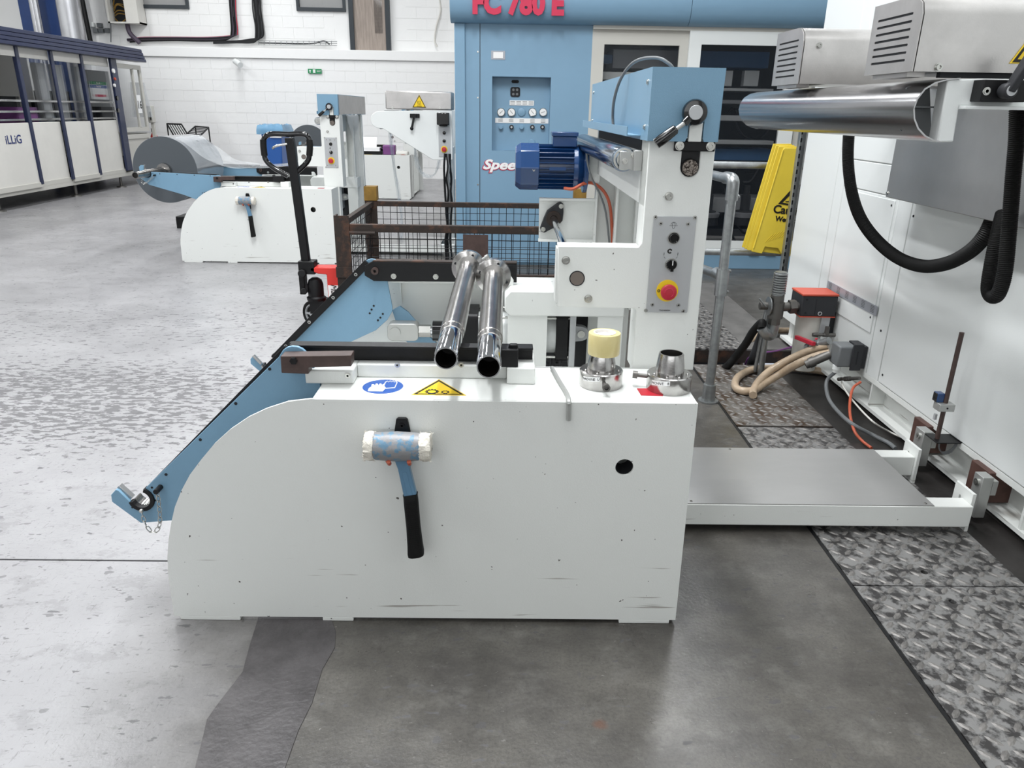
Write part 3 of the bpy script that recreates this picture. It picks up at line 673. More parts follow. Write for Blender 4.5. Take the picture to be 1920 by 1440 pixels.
    obj('cross_panel',MB().prism([(CY+.012,1.43),(3.46,1.43),(3.46,b.z-.005),(b.y,b.z-.005),(CY+.10,a.z-.01),(CY+.012,a.z-.01)],'x',.4095,.4175),Mt['white'],T,smooth=False)
    sl=MB().box(.408,.4095,2.33,3.42,1.392,1.428); obj('slot_shadow_gap',sl,Mt['dark'],T,smooth=False)
    # far leg
    RY=3.46
    obj('rear_column',MB().prism([(.418,1.43),(.60,1.43),(.604,.02),(.409,.02),(.409,.93),(.16,.935),(.157,1.128),(.409,1.124)],'y',RY,RY+.01),Mt['white'],T,smooth=False)
    obj('rear_flange',MB().box(.409,.417,RY-.05,RY,.62,1.43),Mt['white'],T,smooth=False)
    obj('rear_rib',MB().box(.497,.508,RY-.075,RY,.62,b.z+.03),Mt['white'],T,bevel=.002)
    obj('rear_rib',MB().box(.592,.602,RY-.05,RY,.62,1.43),Mt['white'],T,smooth=False)
    obj('rear_arm_flange',MB().box(.157,.409,RY-.03,RY,1.118,1.128),Mt['white'],T,smooth=False)
    obj('rear_arm_flange',MB().box(.157,.409,RY-.03,RY,.933,.943),Mt['white'],T,smooth=False)
    bolts('bolt',[P(1254,368,Y=CY),P(1061,488,Y=CY),P(1103,560,Y=CY)],(0,-1,0),T,.0095,.012)
    p=P(1082,522,Y=CY); plug=obj('shaft_end',MB().cyl((p.x,CY-.0015,p.z),(p.x,CY+.002,p.z),.0205,n=28),Mt['dullsteel'],T,label='dull round shaft end')
    obj('shaft_hole_rim',MB().pipe((p.x,CY-.0012,p.z),(p.x,CY+.002,p.z),.0235,.0205),Mt['dark'],T)
    # guide shaft and bearing
    pb=P(1038,410,Y=RY-.03); obj('guide_shaft',MB().cyl((pb.x,RY-.01,pb.z),(p.x,CY+.012,p.z),.0155,n=24),Mt['chrome'],T)
    bb=obj('flange_bearing',MB().prism((lambda c:[(c[0]+x,c[1]+z) for x,z in ((.043,.065),(.030,.074),(.018,.070),(-.030,.035),(-.045,-.0),(-.06,-.045),(-.055,-.062),(-.038,-.066),(-.02,-.055),(.02,-.035),(.042,-.01),(.045,.03))])((pb.x,pb.z)),'y',RY-.022,RY),Mt['darkgrey'],T,bevel=.004)
    obj('bearing_ring',MB().pipe((pb.x,RY-.04,pb.z),(pb.x,RY-.02,pb.z),.034,.016),Mt['rust'],bb)
    for dx,dz in ((.033,.055),(-.046,-.05)): obj('bearing_bolt',bolt(MB(),(pb.x+dx,RY-.022,pb.z+dz),(0,-1,0),.008,.008),Mt['zinc'],bb)
    # carriage in the slot
    obj('slot_carriage',MB().box(.507,.557,CY+.004,CY+.05,1.36,1.42).cyl((.532,CY+.004,1.353),(.532,CY+.05,1.353),.0262),Mt['black'],T)
    obj('nip_roller_end',MB().cyl((.532,CY-.008,1.352),(.532,CY+.05,1.352),.0225,n=32),Mt['rustend'],T,bevel=.002,label='pitted round steel shaft end')
    cb_=obj('clamp_bar',MB().box(.480,.596,CY-.012,CY,1.398,1.424),Mt['black'],T,bevel=.002)
    for x in (.494,.582): obj('clamp_bolt',bolt(MB(),(x,CY-.012,1.412),(0,-1,0),.0095,.010),Mt['zinc'],cb_)
    obj('slide_plate',MB().box(.516,.552,CY-.022,CY-.005,1.424,1.505),Mt['white'],T,bevel=.002)
    # blue housing on top with a notch at the bottom of its near face
    H0=CY-.020
    fo=[(.400,1.424),(.400,1.617),(.6015,1.617),(.597,1.424),(.560,1.424),(.556,1.432),(.556,1.50),(.512,1.50),(.512,1.436),(.506,1.424)]
    hb=obj('top_housing',MB().prism(fo,'y',H0,H0+.004).box(.400,.404,H0+.004,3.70,1.424,1.617).box(.404,.60,H0+.004,3.70,1.612,1.617).box(.597,.601,H0+.004,3.70,1.424,1.612).box(.404,.597,3.69,3.70,1.424,1.612),Mt['blue'],T,smooth=False,label='blue sheet metal housing')
    obj('side_cover',MB().box(.6015,.6035,2.24,3.69,1.43,1.612),Mt['inox'],hb,smooth=False)
    for y in (2.25,3.62):
        for z in (1.46,1.58): obj('cover_screw',bolt(MB(),(.400,y,z),(-1,0,0),.006,.005),Mt['zinc'],hb)
    obj('tray_lip',MB().prism([(.400,1.436),(.362,1.436),(.362,1.460),(.359,1.460),(.359,1.433),(.400,1.433)],'y',2.315,3.66),Mt['blue'],hb,smooth=False)
    # roller on the left face
    rp=P(1168,298,Y=2.36); rx,rz,rr=rp.x,rp.z,.0375
    ro=obj('guide_roller',MB().lathe((rx,2.345,rz),(0,1,0),[(0,rr*.72),(0,rr*.97),(.006,rr),(1.24,rr),(1.246,rr*.9),(1.246,.01)],40),Mt['roll'],T)
    obj('roller_bearing',MB().pipe((rx,2.335,rz),(rx,2.35,rz),rr*.86,rr*.7).pipe((rx,2.33,rz),(rx,2.35,rz),rr*.6,rr*.3),Mt['zinc'],ro)
    obj('roller_bracket',MB().box(rx-.016,.388,2.318,2.324,rz-.028,rz+.024).box(.384,.4095,2.30,2.324,rz-.03,rz+.028),Mt['alu'],T,bevel=.002)
    bolts('bracket_bolt',[(rx,2.318,rz-.004),(.385,2.318,rz+.012)],(0,-1,0),T,.007,.008)
    obj('roller_bracket',MB().box(rx-.02,.404,3.60,3.606,rz-.028,rz+.024),Mt['alu'],T)
    # clamp lever
    lp=P(1304,211,Y=CY-.055); hubc=V(lp.x,CY-.055,lp.z)
    hub=obj('clamp_lever',MB().lathe((hubc.x,H0,hubc.z),(0,-1,0),[(0,.028),(.012,.033),(.030,.0355),(.038,.032),(.040,.021)],36),Mt['gloss'],T)
    obj('cap',MB().lathe((hubc.x,H0-.040,hubc.z),(0,-1,0),[(0,.0195),(.0015,.0185)],30),Mt['panelgrey'],hub)
    e1=P(1283,231,Y=CY-.06); e2=P(1268,241,Y=CY-.06); e3=P(1230,270,Y=CY-.06)
    obj('lever_socket',MB().cyl(hubc+(e1-hubc)*.6,e1,.011),Mt['gloss'],hub)
    obj('lever_stem',MB().cyl(e1,e3,.0062),Mt['alu'],hub)
    d=(e3-e2); obj('lever_grip',MB().lathe(e2,d,[(0,.010),(.004,.0135),(d.length*.7,.0155),(d.length,.0145),(d.length+.001,.008)],24),Mt['gloss'],hub)
    # control panel
    q=[P(*a,Y=CY) for a in ((1226,403),(1307,408),(1284,588),(1207,583))]
    xa,xb,za,zb=.4385,.5655,(q[0].z+q[1].z)/2,(q[2].z+q[3].z)/2
    cpn=obj('control_panel',MB().prism(rrect(xa,xb,zb,za,.003,3),'y',CY-.004,CY),Mt['panelgrey'],T,bevel=.0008)
    F=CY-.004
    def cp(px,py): p=P(px,py,Y=F); return V(p.x,F,p.z)
    for px,py in ((1229,407),(1303,408),(1239,419),(1290,420),(1223,571),(1272,572),(1211,582),(1281,583)):
        obj('panel_screw',bolt(MB(),cp(px,py),(0,-1,0),.0042,.003),Mt['zinc'],cpn)
    c=cp(1263,446)
    obj('push_button',MB().lathe(c,(0,-1,0),[(0,.0165),(.005,.016),(.005,.0145),(.011,.014),(.012,.0125),(.009,.011)],28),Mt['gloss'],cpn)
    obj('button_ring',MB().pipe(c,c+V(0,-.004,0),.0185,.0155),Mt['zinc'],cpn)
    c=cp(1258,495)
    obj('selector_switch',MB().lathe(c,(0,-1,0),[(0,.0165),(.012,.0155),(.013,.014)],28).box(c.x-.0045,c.x+.0045,c.y-.022,c.y-.01,c.z-.019,c.z+.014),Mt['gloss'],cpn)
    obj('button_ring',MB().pipe(c,c+V(0,-.004,0),.0185,.0155),Mt['zinc'],cpn)
    obj('pointer_mark',MB().box(c.x-.001,c.x+.0015,c.y-.0226,c.y-.02,c.z+.0,c.z+.014),Mt['whitep'],cpn,smooth=False)
    c=cp(1251,545)
    obj('emergency_disc',MB().lathe(c,(0,-1,0),[(0,.0335),(.0015,.0335)],40),Mt['yellowp'],cpn)
    obj('button_collar',MB().lathe(c,(0,-1,0),[(0,.0175),(.018,.0165)],28),Mt['alu'],cpn)
    obj('emergency_stop',MB().lathe(c+V(0,-.014,0),(0,-1,0),[(0,.015),(.003,.0235),(.010,.0245),(.014,.022),(.016,.014)],36),Mt['red'],cpn,label='red mushroom push button')
    obj('button_arrow',MB().tube([c+V(.013*math.cos(R(a)),-.0302,.013*math.sin(R(a))) for a in range(-60,200,20)],.0011,5,1),Mt['pink'],cpn)
    # printed marks
    pk=MB(); c=cp(1263,423)
    pk.tube([c+V(x*.012,0,0) for x in(-1,-.3,.3,1)],.0005,4,1).tube([c+V(.0045*math.cos(R(a)),0,.009*math.sin(R(a))) for a in range(0,360,30)],.0005,4,1,closed=True).tube([c+V(.008*math.cos(R(a)),0,.003+.007*math.sin(R(a))) for a in range(0,181,30)],.0005,4,1)
    c=cp(1256,471)
    pk.tube([c+V(.0055*math.cos(R(a)),0,.0055*math.sin(R(a))) for a in range(20,340,20)],.0022,4,1)
    for px,py,s in ((1245,476,-1),(1271,476,1)):
        c=cp(px,py); pk.tube([c+V(0,0,-.005),c+V(0,0,.004)],.0008,4,1); pk.tube([c+V(0,0,-.008),c+V(-s*.005,0,-.014)],.0005,4,1)
    c=cp(1235,545); pk.tube([c+V(.0035*math.cos(R(a)),-.0015,.0035*math.sin(R(a))) for a in range(0,360,45)],.0012,4,1,closed=True)
    obj('printed_symbols',pk,Mt['blackp'],cpn)
    c=cp(1246,582); text('TN2N000X4',.0065,Mt['blackp'],cpn,front(c.x,F-.0003,c.z),ext=.0002)
    # motor behind the portal
    MY=3.46; mc=P(1035,313,Y=MY); mz=mc.z
    def MX(px): return P(px,313,Y=MY).x
    mo=obj('motor',MB().cyl((MX(1008),MY,mz),(MX(1078),MY,mz),.078,n=32),Mt['motor'],T,label='dark blue electric motor')
    obj('fan_cowl',MB().lathe((MX(966),MY,mz),(1,0,0),[(0,.05),(0,.085),(.024,.102),(MX(1010)-MX(966),.102)],8),Mt['motor'],mo,smooth=False,bevel=.004)
    for k in range(26):
        a=2*math.pi*k/26; 
        fin=MB().add([(x,MY+math.cos(a)*r_-math.sin(a)*w_,mz+math.sin(a)*r_+math.cos(a)*w_) for x in (MX(1009),MX(1074)) for r_,w_ in ((.07,-.0016),(.098,-.0012),(.098,.0012),(.07,.0016))],[(0,1,2,3),(4,5,6,7),(0,1,5,4),(1,2,6,5),(2,3,7,6),(3,0,4,7)])
        obj('cooling_fin',fin,Mt['motor'],mo,smooth=False)
    obj('end_shield',MB().lathe((MX(1073),MY,mz),(1,0,0),[(0,.095),(.02,.098),(MX(1093)-MX(1073),.08),(MX(1093)-MX(1073),.11),(MX(1100)-MX(1073),.11)],32),Mt['motor'],mo,bevel=.002)
    a=P(1035,272,Y=MY); b2=P(1081,250,Y=MY)
    jb=obj('terminal_box',MB().box(a.x,b2.x,MY-.055,MY+.055,mz+.088,b2.z-.012),Mt['motor'],mo,bevel=.004)
    obj('terminal_lid',MB().box(a.x-.004,b2.x+.004,MY-.06,MY+.06,b2.z-.012,b2.z+.006),Mt['motor'],mo,bevel=.003)
    p=P(1001,318,Y=MY-.1); obj('cowl_screw',bolt(MB(),(p.x,MY-.095,p.z),(0,-1,0),.006,.005),Mt['zinc'],mo)
    obj('nameplate_stub',MB().box(MX(1028),MX(1058),MY-.101,MY-.095,mz-.008,mz+.006),Mt['motor'],mo)
    obj('motor_mount',MB().box(MX(1098),.42,MY-.06,MY+.06,mz-.06,mz+.06),Mt['white'],T,smooth=False)
    obj('motor_cable',MB().tube([P(1058,353,Y=3.38),P(1075,354,Y=3.36),P(1095,344,Y=3.37),P(1115,345,Y=3.40),P(1135,363,Y=3.41),P(1145,395,Y=3.42),P(1148,460,Y=3.43),P(1147,520,Y=3.43)],.007,8),Mt['orange'],T,label='orange cable')
    obj('sensor_cable',MB().tube([P(1103,258,Y=3.3),P(1100,290,Y=3.3),P(1108,330,Y=3.3),P(1125,365,Y=3.40),P(1136,400,Y=3.41),P(1143,460,Y=3.43)],.0045,8),Mt['midgrey'],T)
    obj('looped_cable',MB().tube([P(1150,240,X=.376),P(1149,215,X=.372),P(1152,185,X=.366),P(1163,150,X=.375),P(1182,122,X=.40),P(1205,110,X=.43),P(1235,109,X=.47),P(1255,120,X=.50),P(1263,130,X=.515)],.005,10),Mt['midgrey'],T,label='thin grey cable looped over the housing')
    # stickers
    z=ZT+.0012
    def zz(px,py,h=z): p=P(px,py,Z=h); return (p.x,p.y)
    sq=[zz(681,712),zz(763,711),zz(755,739),zz(672,739)]
    gs=obj('glove_sign',MB().prism(sq,'z',ZT,z),Mt['whitep'],T,smooth=False,label='white plate with blue glove symbol')
    cx=sum(p[0] for p in sq)/4; cy=sum(p[1] for p in sq)/4
    obj('blue_disc',MB().prism(circ(cx,cy,.0585,48),'z',z,z+.0004),Mt['bluep'],gs,smooth=False)
    def G(pts,s=.045,dx=0,dy=0): return [(cx+dx+x*s,cy+dy+y*s) for x,y in pts]
    g1=[(-.9,-.75),(-.05,-.75),(.05,-.2),(-.1,.15),(-.12,.45),(-.22,.45),(-.24,.2),(-.32,.5),(-.42,.5),(-.44,.2),(-.54,.5),(-.64,.48),(-.64,.2),(-.76,.4),(-.86,.36),(-.82,.0),(-.92,-.3)]
    obj('glove_symbol',MB().prism(G(g1,.05,.008,-.002),'z',z+.0004,z+.0008),Mt['whitep'],gs,smooth=False)
    g2=[(0,.1),(.0,.75),(.12,.95),(.2,.75),(.3,1.0),(.4,.8),(.52,1.0),(.6,.8),(.74,.95),(.82,.7),(.8,-.35),(.2,-.5)]
    obj('glove_outline',MB().tube([V(a_,b_,z+.0008) for a_,b_ in G(g2,.042,.002,.004)],.0016,4,1),Mt['whitep'],gs)
    tr=[zz(823,711),zz(771,740),zz(874,741)]
    tq=obj('gear_warning_sign',MB().prism(tr,'z',ZT,z),Mt['yellowp'],T,smooth=False,label='yellow triangle with gear symbol')
    c3=V(sum(p[0] for p in tr)/3,sum(p[1] for p in tr)/3,0)
    ins=lambda f:[(c3.x+(p[0]-c3.x)*f,c3.y+(p[1]-c3.y)*f) for p in tr]
    obj('black_border',MB().prism(ins(.93),'z',z,z+.0003,[ins(.78)]),Mt['blackp'],tq,smooth=False)
    for gx,gy,r_,nn in ((-.018,-.018,.016,12),(.020,-.021,.010,10)):
        pts=[]
        for k in range(nn*4): 
            a=2*math.pi*k/(nn*4); pts.append((c3.x+gx+math.cos(a)*(r_*(1.28 if k%4<2 else 1)),c3.y+gy+math.sin(a)*(r_*(1.28 if k%4<2 else 1))))
        obj('gear_symbol',MB().prism(pts,'z',z,z+.0006,[circ(c3.x+gx,c3.y+gy,r_*.72,20)]),Mt['blackp'],tq,smooth=False)
    rt=[zz(1194,728),zz(1235,728),zz(1243,742),zz(1202,741)]
    obj('red_tape_marker',MB().prism(rt,'z',ZT,z),Mt['redtape'],T,smooth=False)
    # hook rack for the mallet
    p=P(754,797,Y=1.905)
    hk=obj('tool_hook',MB().prism([(p.x-.024,p.z-.03),(p.x-.016,p.z+.018),(p.x-.010,p.z+.022),(p.x+.010,p.z+.022),(p.x+.016,p.z+.018),(p.x+.024,p.z-.03)],'y',1.902,1.912).box(p.x-.02,p.x+.02,1.905,1.912,p.z-.13,p.z-.02),Mt['black'],T,bevel=.002)
    obj('hook_screw',bolt(MB(),(p.x,1.902,p.z),(0,-1,0),.006,.004),Mt['black'],hk)
    for px in (728,766):
        q=P(px+1,868,Y=1.83); q2=P(px+2,868,Y=1.905)
        pr=obj('prong',MB().tube([V(q2.x,1.911,q.z-.004),V(q2.x,1.87,q.z-.008),V(q.x,1.838,q.z-.006),V(q.x,1.826,q.z+.006)],.006,10),Mt['orange'],hk)
    return T
stand=make_stand()
# ---- loose things on the stand
def make_mallet():
    Y=1.858
    a=P(686,836,Y=Y); b=P(806,838,Y=Y); c=(a+b)/2
    T=thing('mallet','heavy blue hide-faced mallet hanging on the near stand','mallet',(c.x,Y,c.z))
    d=b-a; L=d.length; r=.0395
    obj('head',MB().lathe(a+d*.13,d,[(0,r*.92),(.002,r*.97),(L*.2,r*1.02),(L*.36,r*1.06),(L*.55,r*1.02),(L*.72,r*.96),(L*.722,r*.5)],36),Mt['malletblue'],T,bevel=.001)
    def face(x0,x1,seed):
        rnd=random.Random(seed); mb=MB(); n=40; prof=[(0,.75),(.05,.93),(.35,1.0),(.7,.99),(.98,.96),(1,.5)]
        if x1<x0: pass
        vs=[];fs=[]
        u,v,dd=basis(d)
        for t,rr in prof:
            for i in range(n):
                an=2*math.pi*i/n; k=r*rr*(1+rnd.uniform(-.06,.07)); vs.append(a+d*(x0+(x1-x0)*t)+dd*rnd.uniform(-.0018,.0018)+(u*math.cos(an)+v*math.sin(an))*k)
        for k in range(len(prof)-1):
            for i in range(n): j=(i+1)%n; fs.append((k*n+i,k*n+j,(k+1)*n+j,(k+1)*n+i))
        fs+=[tuple(range(n)),tuple((len(prof)-1)*n+i for i in range(n))]
        # loose fibres
        mb.add(vs,fs)
        for i in range(70):
            an=rnd.uniform(0,6.283); tt=rnd.choice((.02,.1,.6,.97)); p=a+d*(x0+(x1-x0)*tt)+(u*math.cos(an)+v*math.sin(an))*r*.98
            o_=(u*math.cos(an)+v*math.sin(an))*rnd.uniform(.002,.006)+dd*rnd.uniform(-.005,.005)
            mb.tube([p,p+o_*.6,p+o_+dd*rnd.uniform(-.002,.002)],.0006,3,1)
        return mb
    obj('striking_face',face(-.02,.14,1),Mt['hide'],T)
    obj('striking_face',face(1.02,.84,2),Mt['hide'],T,label='bulging frayed white face')
    h0=P(755,864,Y=Y); h1=P(770,928,Y=Y); g1=P(781,1045,Y=Y)
    ax=(h1-h0).normalized(); sd=V(1,0,0)-ax*ax.x; sd.normalize(); yv=V(0,1,0)
    def sec(p,w,t): return [p-sd*w-yv*t,p+sd*w-yv*t,p+sd*w+yv*t,p-sd*w+yv*t]
    mb=MB().add(sec(h0-ax*.012,.020,.012)+sec(h0+ax*.02,.0165,.011)+sec(h1+ax*.01,.0185,.010),[(0,1,2,3),(8,9,10,11)]+[(k+i,k+(i+1)%4,k+4+(i+1)%4,k+4+i) for k in (0,4) for i in range(4)])
    obj('handle',mb,Mt['handleblue'],T,bevel=.003)
    obj('handle_groove',MB().hexa(sec(h0+ax*.03,.006,.0125)+sec(h1-ax*.004,.008,.0112)),Mt['handleblue'],T,bevel=.001)
    grip=[]
    n=20; ws=[(0,.0215,.013),(.03,.0205,.014),(.12,.021,.015),(.5,.0205,.015),(.8,.0225,.0155),(.93,.0245,.017),(.98,.0235,.016),(1,.018,.012)]
    vs=[];fs=[]
    for t,wx,wy in ws:
        c_=h1-ax*.004+(g1-h1)*t
        for i in range(n):
            an=2*math.pi*i/n; q=lambda x: math.copysign(abs(x)**.6,x)
            vs.append(c_+sd*q(math.cos(an))*wx+yv*q(math.sin(an))*wy)
    for k in range(len(ws)-1):
        for i in range(n): j=(i+1)%n; fs.append((k*n+i,k*n+j,(k+1)*n+j,(k+1)*n+i))
    fs+=[tuple(range(n)),tuple((len(ws)-1)*n+i for i in range(n))]
    gp=obj('grip',MB().add(vs,fs),Mt['rubber'],T)
    st=MB()
    for k in range(26):
        for j in range(-3,4):
            c_=h1+(g1-h1)*(.08+.8*k/26)+sd*j*.0042; st.obox(c_-yv*.0152,.0024,.0016,.0024,Matrix.Identity(3))
    obj('grip_studs',st,Mt['rubber'],gp,smooth=False,kind='stuff')
    return T
mallet=make_mallet()
def mandrel(px0,py0,pxf,pyf,label,yend,yfl):
    A=P(px0,py0,Y=2.02); ra=.0375
    A=P(px0,py0,Z=.872); B=P(pxf,pyf,Z=.885)
    d=(B-A).normalized(); T=thing('core_shaft',label,'shaft',(A.x,A.y,A.z),'steel core shafts lying across the rails')
    def at(t): return A+d*t
    L=(B-A).length
    obj('shaft_body',MB().lathe(A,d,[(.19,.030),(.195,.035),(.235,.0355),(.237,.037),(L,.037)],40),Mt['tubesteel'],T)
    obj('bare_end',MB().lathe(A,d,[(.006,.0265),(0,.028),(0,.031),(.006,.033),(.185,.0335),(.19,.0335),(.19,.025)],40,cap=False),Mt['chrome'],T,bevel=0)
    obj('bore',MB().lathe(A,d,[(.0,.0275),(.12,.0275)],28,cap=False).lathe(at(.12),d,[(0,.0275),(.001,.001)],28),Mt['pit'],T)
    fl_=obj('flange_collar',MB().lathe(at(L),d,[(-.012,.038),(-.012,.050),(-.002,.066),(0,.069),(.030,.069),(.034,.066),(.034,.03)],44),Mt['steel'],T)
    u,v,_=basis(d)
    for k in range(4):
        a=R(20+90*k); c=at(L-.004)+(u*math.cos(a)+v*math.sin(a))*.055; obj('flange_hole',MB().cyl(c-d*.006,c+d*.001,.0055,n=12),Mt['dark'],fl_)
    obj('rear_stub',MB().lathe(at(L),d,[(.03,.032),(.14,.031),(.145,.028)],32),Mt['chrome'],T)
    return T,at(L),d
m1,f1,d1=mandrel(836,672,878,502,'left-hand steel core shaft of the two lying across the black rails',0,0)
m2,f2,d2=mandrel(916,688,925,519,'right-hand steel core shaft of the two lying across the black rails',0,0)
for f_,sx,sz in ((f1,.75,.45),(f1,.45,-.8)):
    dd=V(sx,-.15,sz).normalized(); par=m1
    obj('set_screw',MB().lathe(f_+V(0,.015,0)+dd*.058,dd,[(0,.0055),(.026,.0055),(.026,.0095),(.040,.0095)],14),Mt['alu'],par)
def ring(cx,cy,label,written,neck_top,screws,rb=.0635,hb=.05):
    z0=.741; T=thing('core_adaptor',label,'adaptor',(cx,cy,z0),'steel core adaptors on the stand')
    b=obj('base_ring',MB().lathe((cx,cy,z0),(0,0,1),[(0,rb-.001),(.002,rb),(hb-.003,rb),(hb,rb-.003),(hb,.03)],56),Mt['steel'],T)
    zn=z0+hb
    obj('neck',MB().lathe((cx,cy,zn),(0,0,1),[(0,.041),(.02,.0405),(neck_top-zn-.004,.0355),(neck_top-zn,.034),(neck_top-zn,.031),(.0,.030)],48,cap=False),Mt['steel'],T)
    obj('bore',MB().lathe((cx,cy,zn+.002),(0,0,1),[(0,.001),(.0,.0305),(neck_top-zn-.006,.0315)],40,cap=False),Mt['pit'],T)
    for a in (200,250,290,340):
        obj('collar_screw',MB().sphere((cx+.051*math.cos(R(a)),cy+.051*math.sin(R(a)),zn),.0045,10,6),Mt['steel'],T)
    for a,zo in screws:
        dd=V(math.cos(R(a)),math.sin(R(a)),.05).normalized(); p=V(cx,cy,z0+zo)+dd*rb*.98
        obj('set_screw',MB().lathe(p,dd,[(0,.006),(.028,.006),(.028,.011),(.042,.011),(.042,.006),(.036,.005)],18),Mt['zincdark'],T)
    # handwritten label wrapped on the ring
    a0=R(-150); mb=MB(); rows=[]
    for k in range(9):
        an=a0+R(50)*k/8; rows.append([V(cx+math.cos(an)*(rb+.0005),cy+math.sin(an)*(rb+.0005),z0+.024+zz_+ (.001*k)) for zz_ in (0,.014)])
    lb=obj('paper_label',MB().sheet(rows),Mt['paper'],T)
    for k,ch in enumerate(written):
        an=a0+R(4)+R(42)*k/max(len(written)-1,1)
        c=V(cx+math.cos(an)*(rb+.0008),cy+math.sin(an)*(rb+.0008),z0+.031+.001*k*8/len(written)); rt=V(-math.sin(an),math.cos(an),0)
        text(ch,.0105,Mt['blackp'],lb,face_mtx(c,rt,(0,0,1)),ext=.0002)
    return T
c1=P(1126,716,Z=.741); r1x,r1y=P(1126,716,Z=.741).x,2.057
ring(P(1126,716,Y=2.057).x,2.057,'steel core adaptor carrying the tape roll','MACHINE U',.838,[(-88,.022)])
ring(P(1253,725,Y=2.03).x,2.03,'open steel core adaptor at the right-hand corner of the stand','MCHNE 8',.851,[(168,.030)],rb=.0645)
cx,cy=P(1126,716,Y=2.057).x,2.057
tx=P(1132,655,Y=2.055).x; tb=P(1130,668,Y=2.01).z
T=thing('tape_roll','roll of cream packing tape sitting on the left core adaptor','tape',(tx,2.055,.839))
obj('tape_winding',MB().lathe((tx,2.055,.839),(0,0,1),[(0,.038),(0,.0455),(.002,.0465),(.061,.0465),(.063,.0455),(.063,.032)],48,cap=False),Mt['tape'],T)
obj('core',MB().lathe((tx,2.055,.8395),(0,0,1),[(.0,.030),(.0,.0325),(.064,.0325),(.064,.029),(0,.029)],40,cap=False),Mt['card'],T)
obj('core_fill',MB().cyl((tx,2.055,.845),(tx,2.055,.895),.0288,n=32),Mt['paper'],T,label='crumpled white paper in the core')
# hex key hanging over the edge
a=P(1035,690,Z=.7475); b=P(1064,742,Z=.7475); c=P(1066,788,Y=1.905)
hx=MB().tube([a,a.lerp(b,.5),b+V(0,.012,0),V(b.x,1.9085,.7445),V(b.x+.001,1.9045,.733),V(c.x,1.9045,c.z)],.0072,6,4); o=obj('hex_key',hx,Mt['alu'],origin=a,smooth=False)
tag(o,'long bent steel hex key lying on the stand and hanging over its front edge','hex key')
# ================================================================ step platform
T=thing('step_platform','low white platform with a brushed steel top between the stand and the big machine','platform',(1.15,2.7,0))
obj('front_beam',MB().box(.55,1.79,2.456,2.53,.030,.118),Mt['white'],T,bevel=.003)
obj('rear_beam',MB().box(.55,1.79,2.885,2.958,.030,.118),Mt['white'],T,bevel=.003)
obj('cross_beam',MB().box(.55,.62,2.53,2.885,.030,.118).box(1.15,1.22,2.53,2.885,.03,.117),Mt['white'],T,smooth=False)
tp=obj('top_sheet',MB().box(.60,1.64,2.458,2.955,.118,.121),Mt['dullinox'],T,smooth=False,label='brushed stainless steel sheet')
for x,y in ((.72,2.475),(1.615,2.475),(1.0,2.94)): obj('sheet_rivet',MB().lathe((x,y,.121),(0,0,1),[(0,.006),(.002,.004)],12),Mt['zincdark'],tp)
for ya,yb in ((2.476,2.590),(2.87,2.985)):
    hl=[(ya+.072+.006*math.cos(R(a)),(.115 if 0<=a<=180 else .055)+.006*math.sin(R(a))) for a in range(0,360,30)]
    e=obj('end_plate',MB().prism([(ya,0),(yb,0),(yb,.160),(ya,.160)],'x',1.79,1.803,[hl]),Mt['white'],T,smooth=False)
    obj('slot_bolt',MB().lathe((1.79,ya+.072,.085),(-1,0,0),[(0,.012),(.003,.012),(.003,.0085),(.020,.0085),(.020,.005),(.014,.004)],18),Mt['zincdark'],e)
# ================================================================ big white enclosure on the right
WX=1.95
T=thing('machine_enclosure','huge white panelled machine enclosure filling the right side','machine',(2.8,2,0))
obj('enclosure_core',MB().box(1.962,3.9,-1.2,5.03,.205,3.4),Mt['white2'],T,smooth=False)
def panel(y0,y1,z0,z1,name='panel',x=WX,t=.012,b=.004):
    return obj(name,MB().box(x,x+t,y0+.0025,y1-.0025,z0+.002,z1-.002),Mt['white2'],T,bevel=b)
panel(4.50,5.03,.20,3.4); panel(4.385,4.50,.20,3.4)
panel(3.739,4.385,.20,1.121); panel(3.739,4.385,1.121,1.271); panel(3.739,4.385,1.271,3.4)
panel(3.606,3.739,.20,3.4); big=panel(-1.2,3.606,.205,3.4)
dp=obj('access_cover',MB().box(1.944,1.951,3.765,4.36,.42,1.105),Mt['white2'],T,bevel=.002)
for y,z in ((3.79,.50),(3.79,1.08),(4.33,.46)): obj('cover_screw',MB().cyl((1.9425,y,z),(1.945,y,z),.006,n=10),Mt['dark'],dp)
for px,py in ((1655,703),(1713,405),(1652,620)):
    p=P(px,py,X=WX); obj('panel_screw',MB().cyl((1.9475,p.y,p.z),(1.951,p.y,p.z),.006,n=10),Mt['dark'],T)
a=P(1552,526,X=1.94); b=P(1645,575,X=1.94); c=P(1643,594,X=1.94)
npz=(a.z+b.z)/2; nh=b.z-c.z
npl=obj('nameplate_strip',MB().box(1.9405,1.944,b.y,a.y,npz-nh,npz),Mt['nameplate'],T,smooth=False,label='long silver label strip')
rows=MB()
for i,t in enumerate((.06,.24,.42,.58,.74,.91)):
    for k in range(5):
        y=a.y+(b.y-a.y)*t; rows.box(1.9398,1.9406,y-.028,y+.012,npz-nh*(.2+.15*k),npz-nh*(.2+.15*k)+.004)
obj('printed_rows',rows,Mt['midgrey'],npl,smooth=False,kind='stuff')
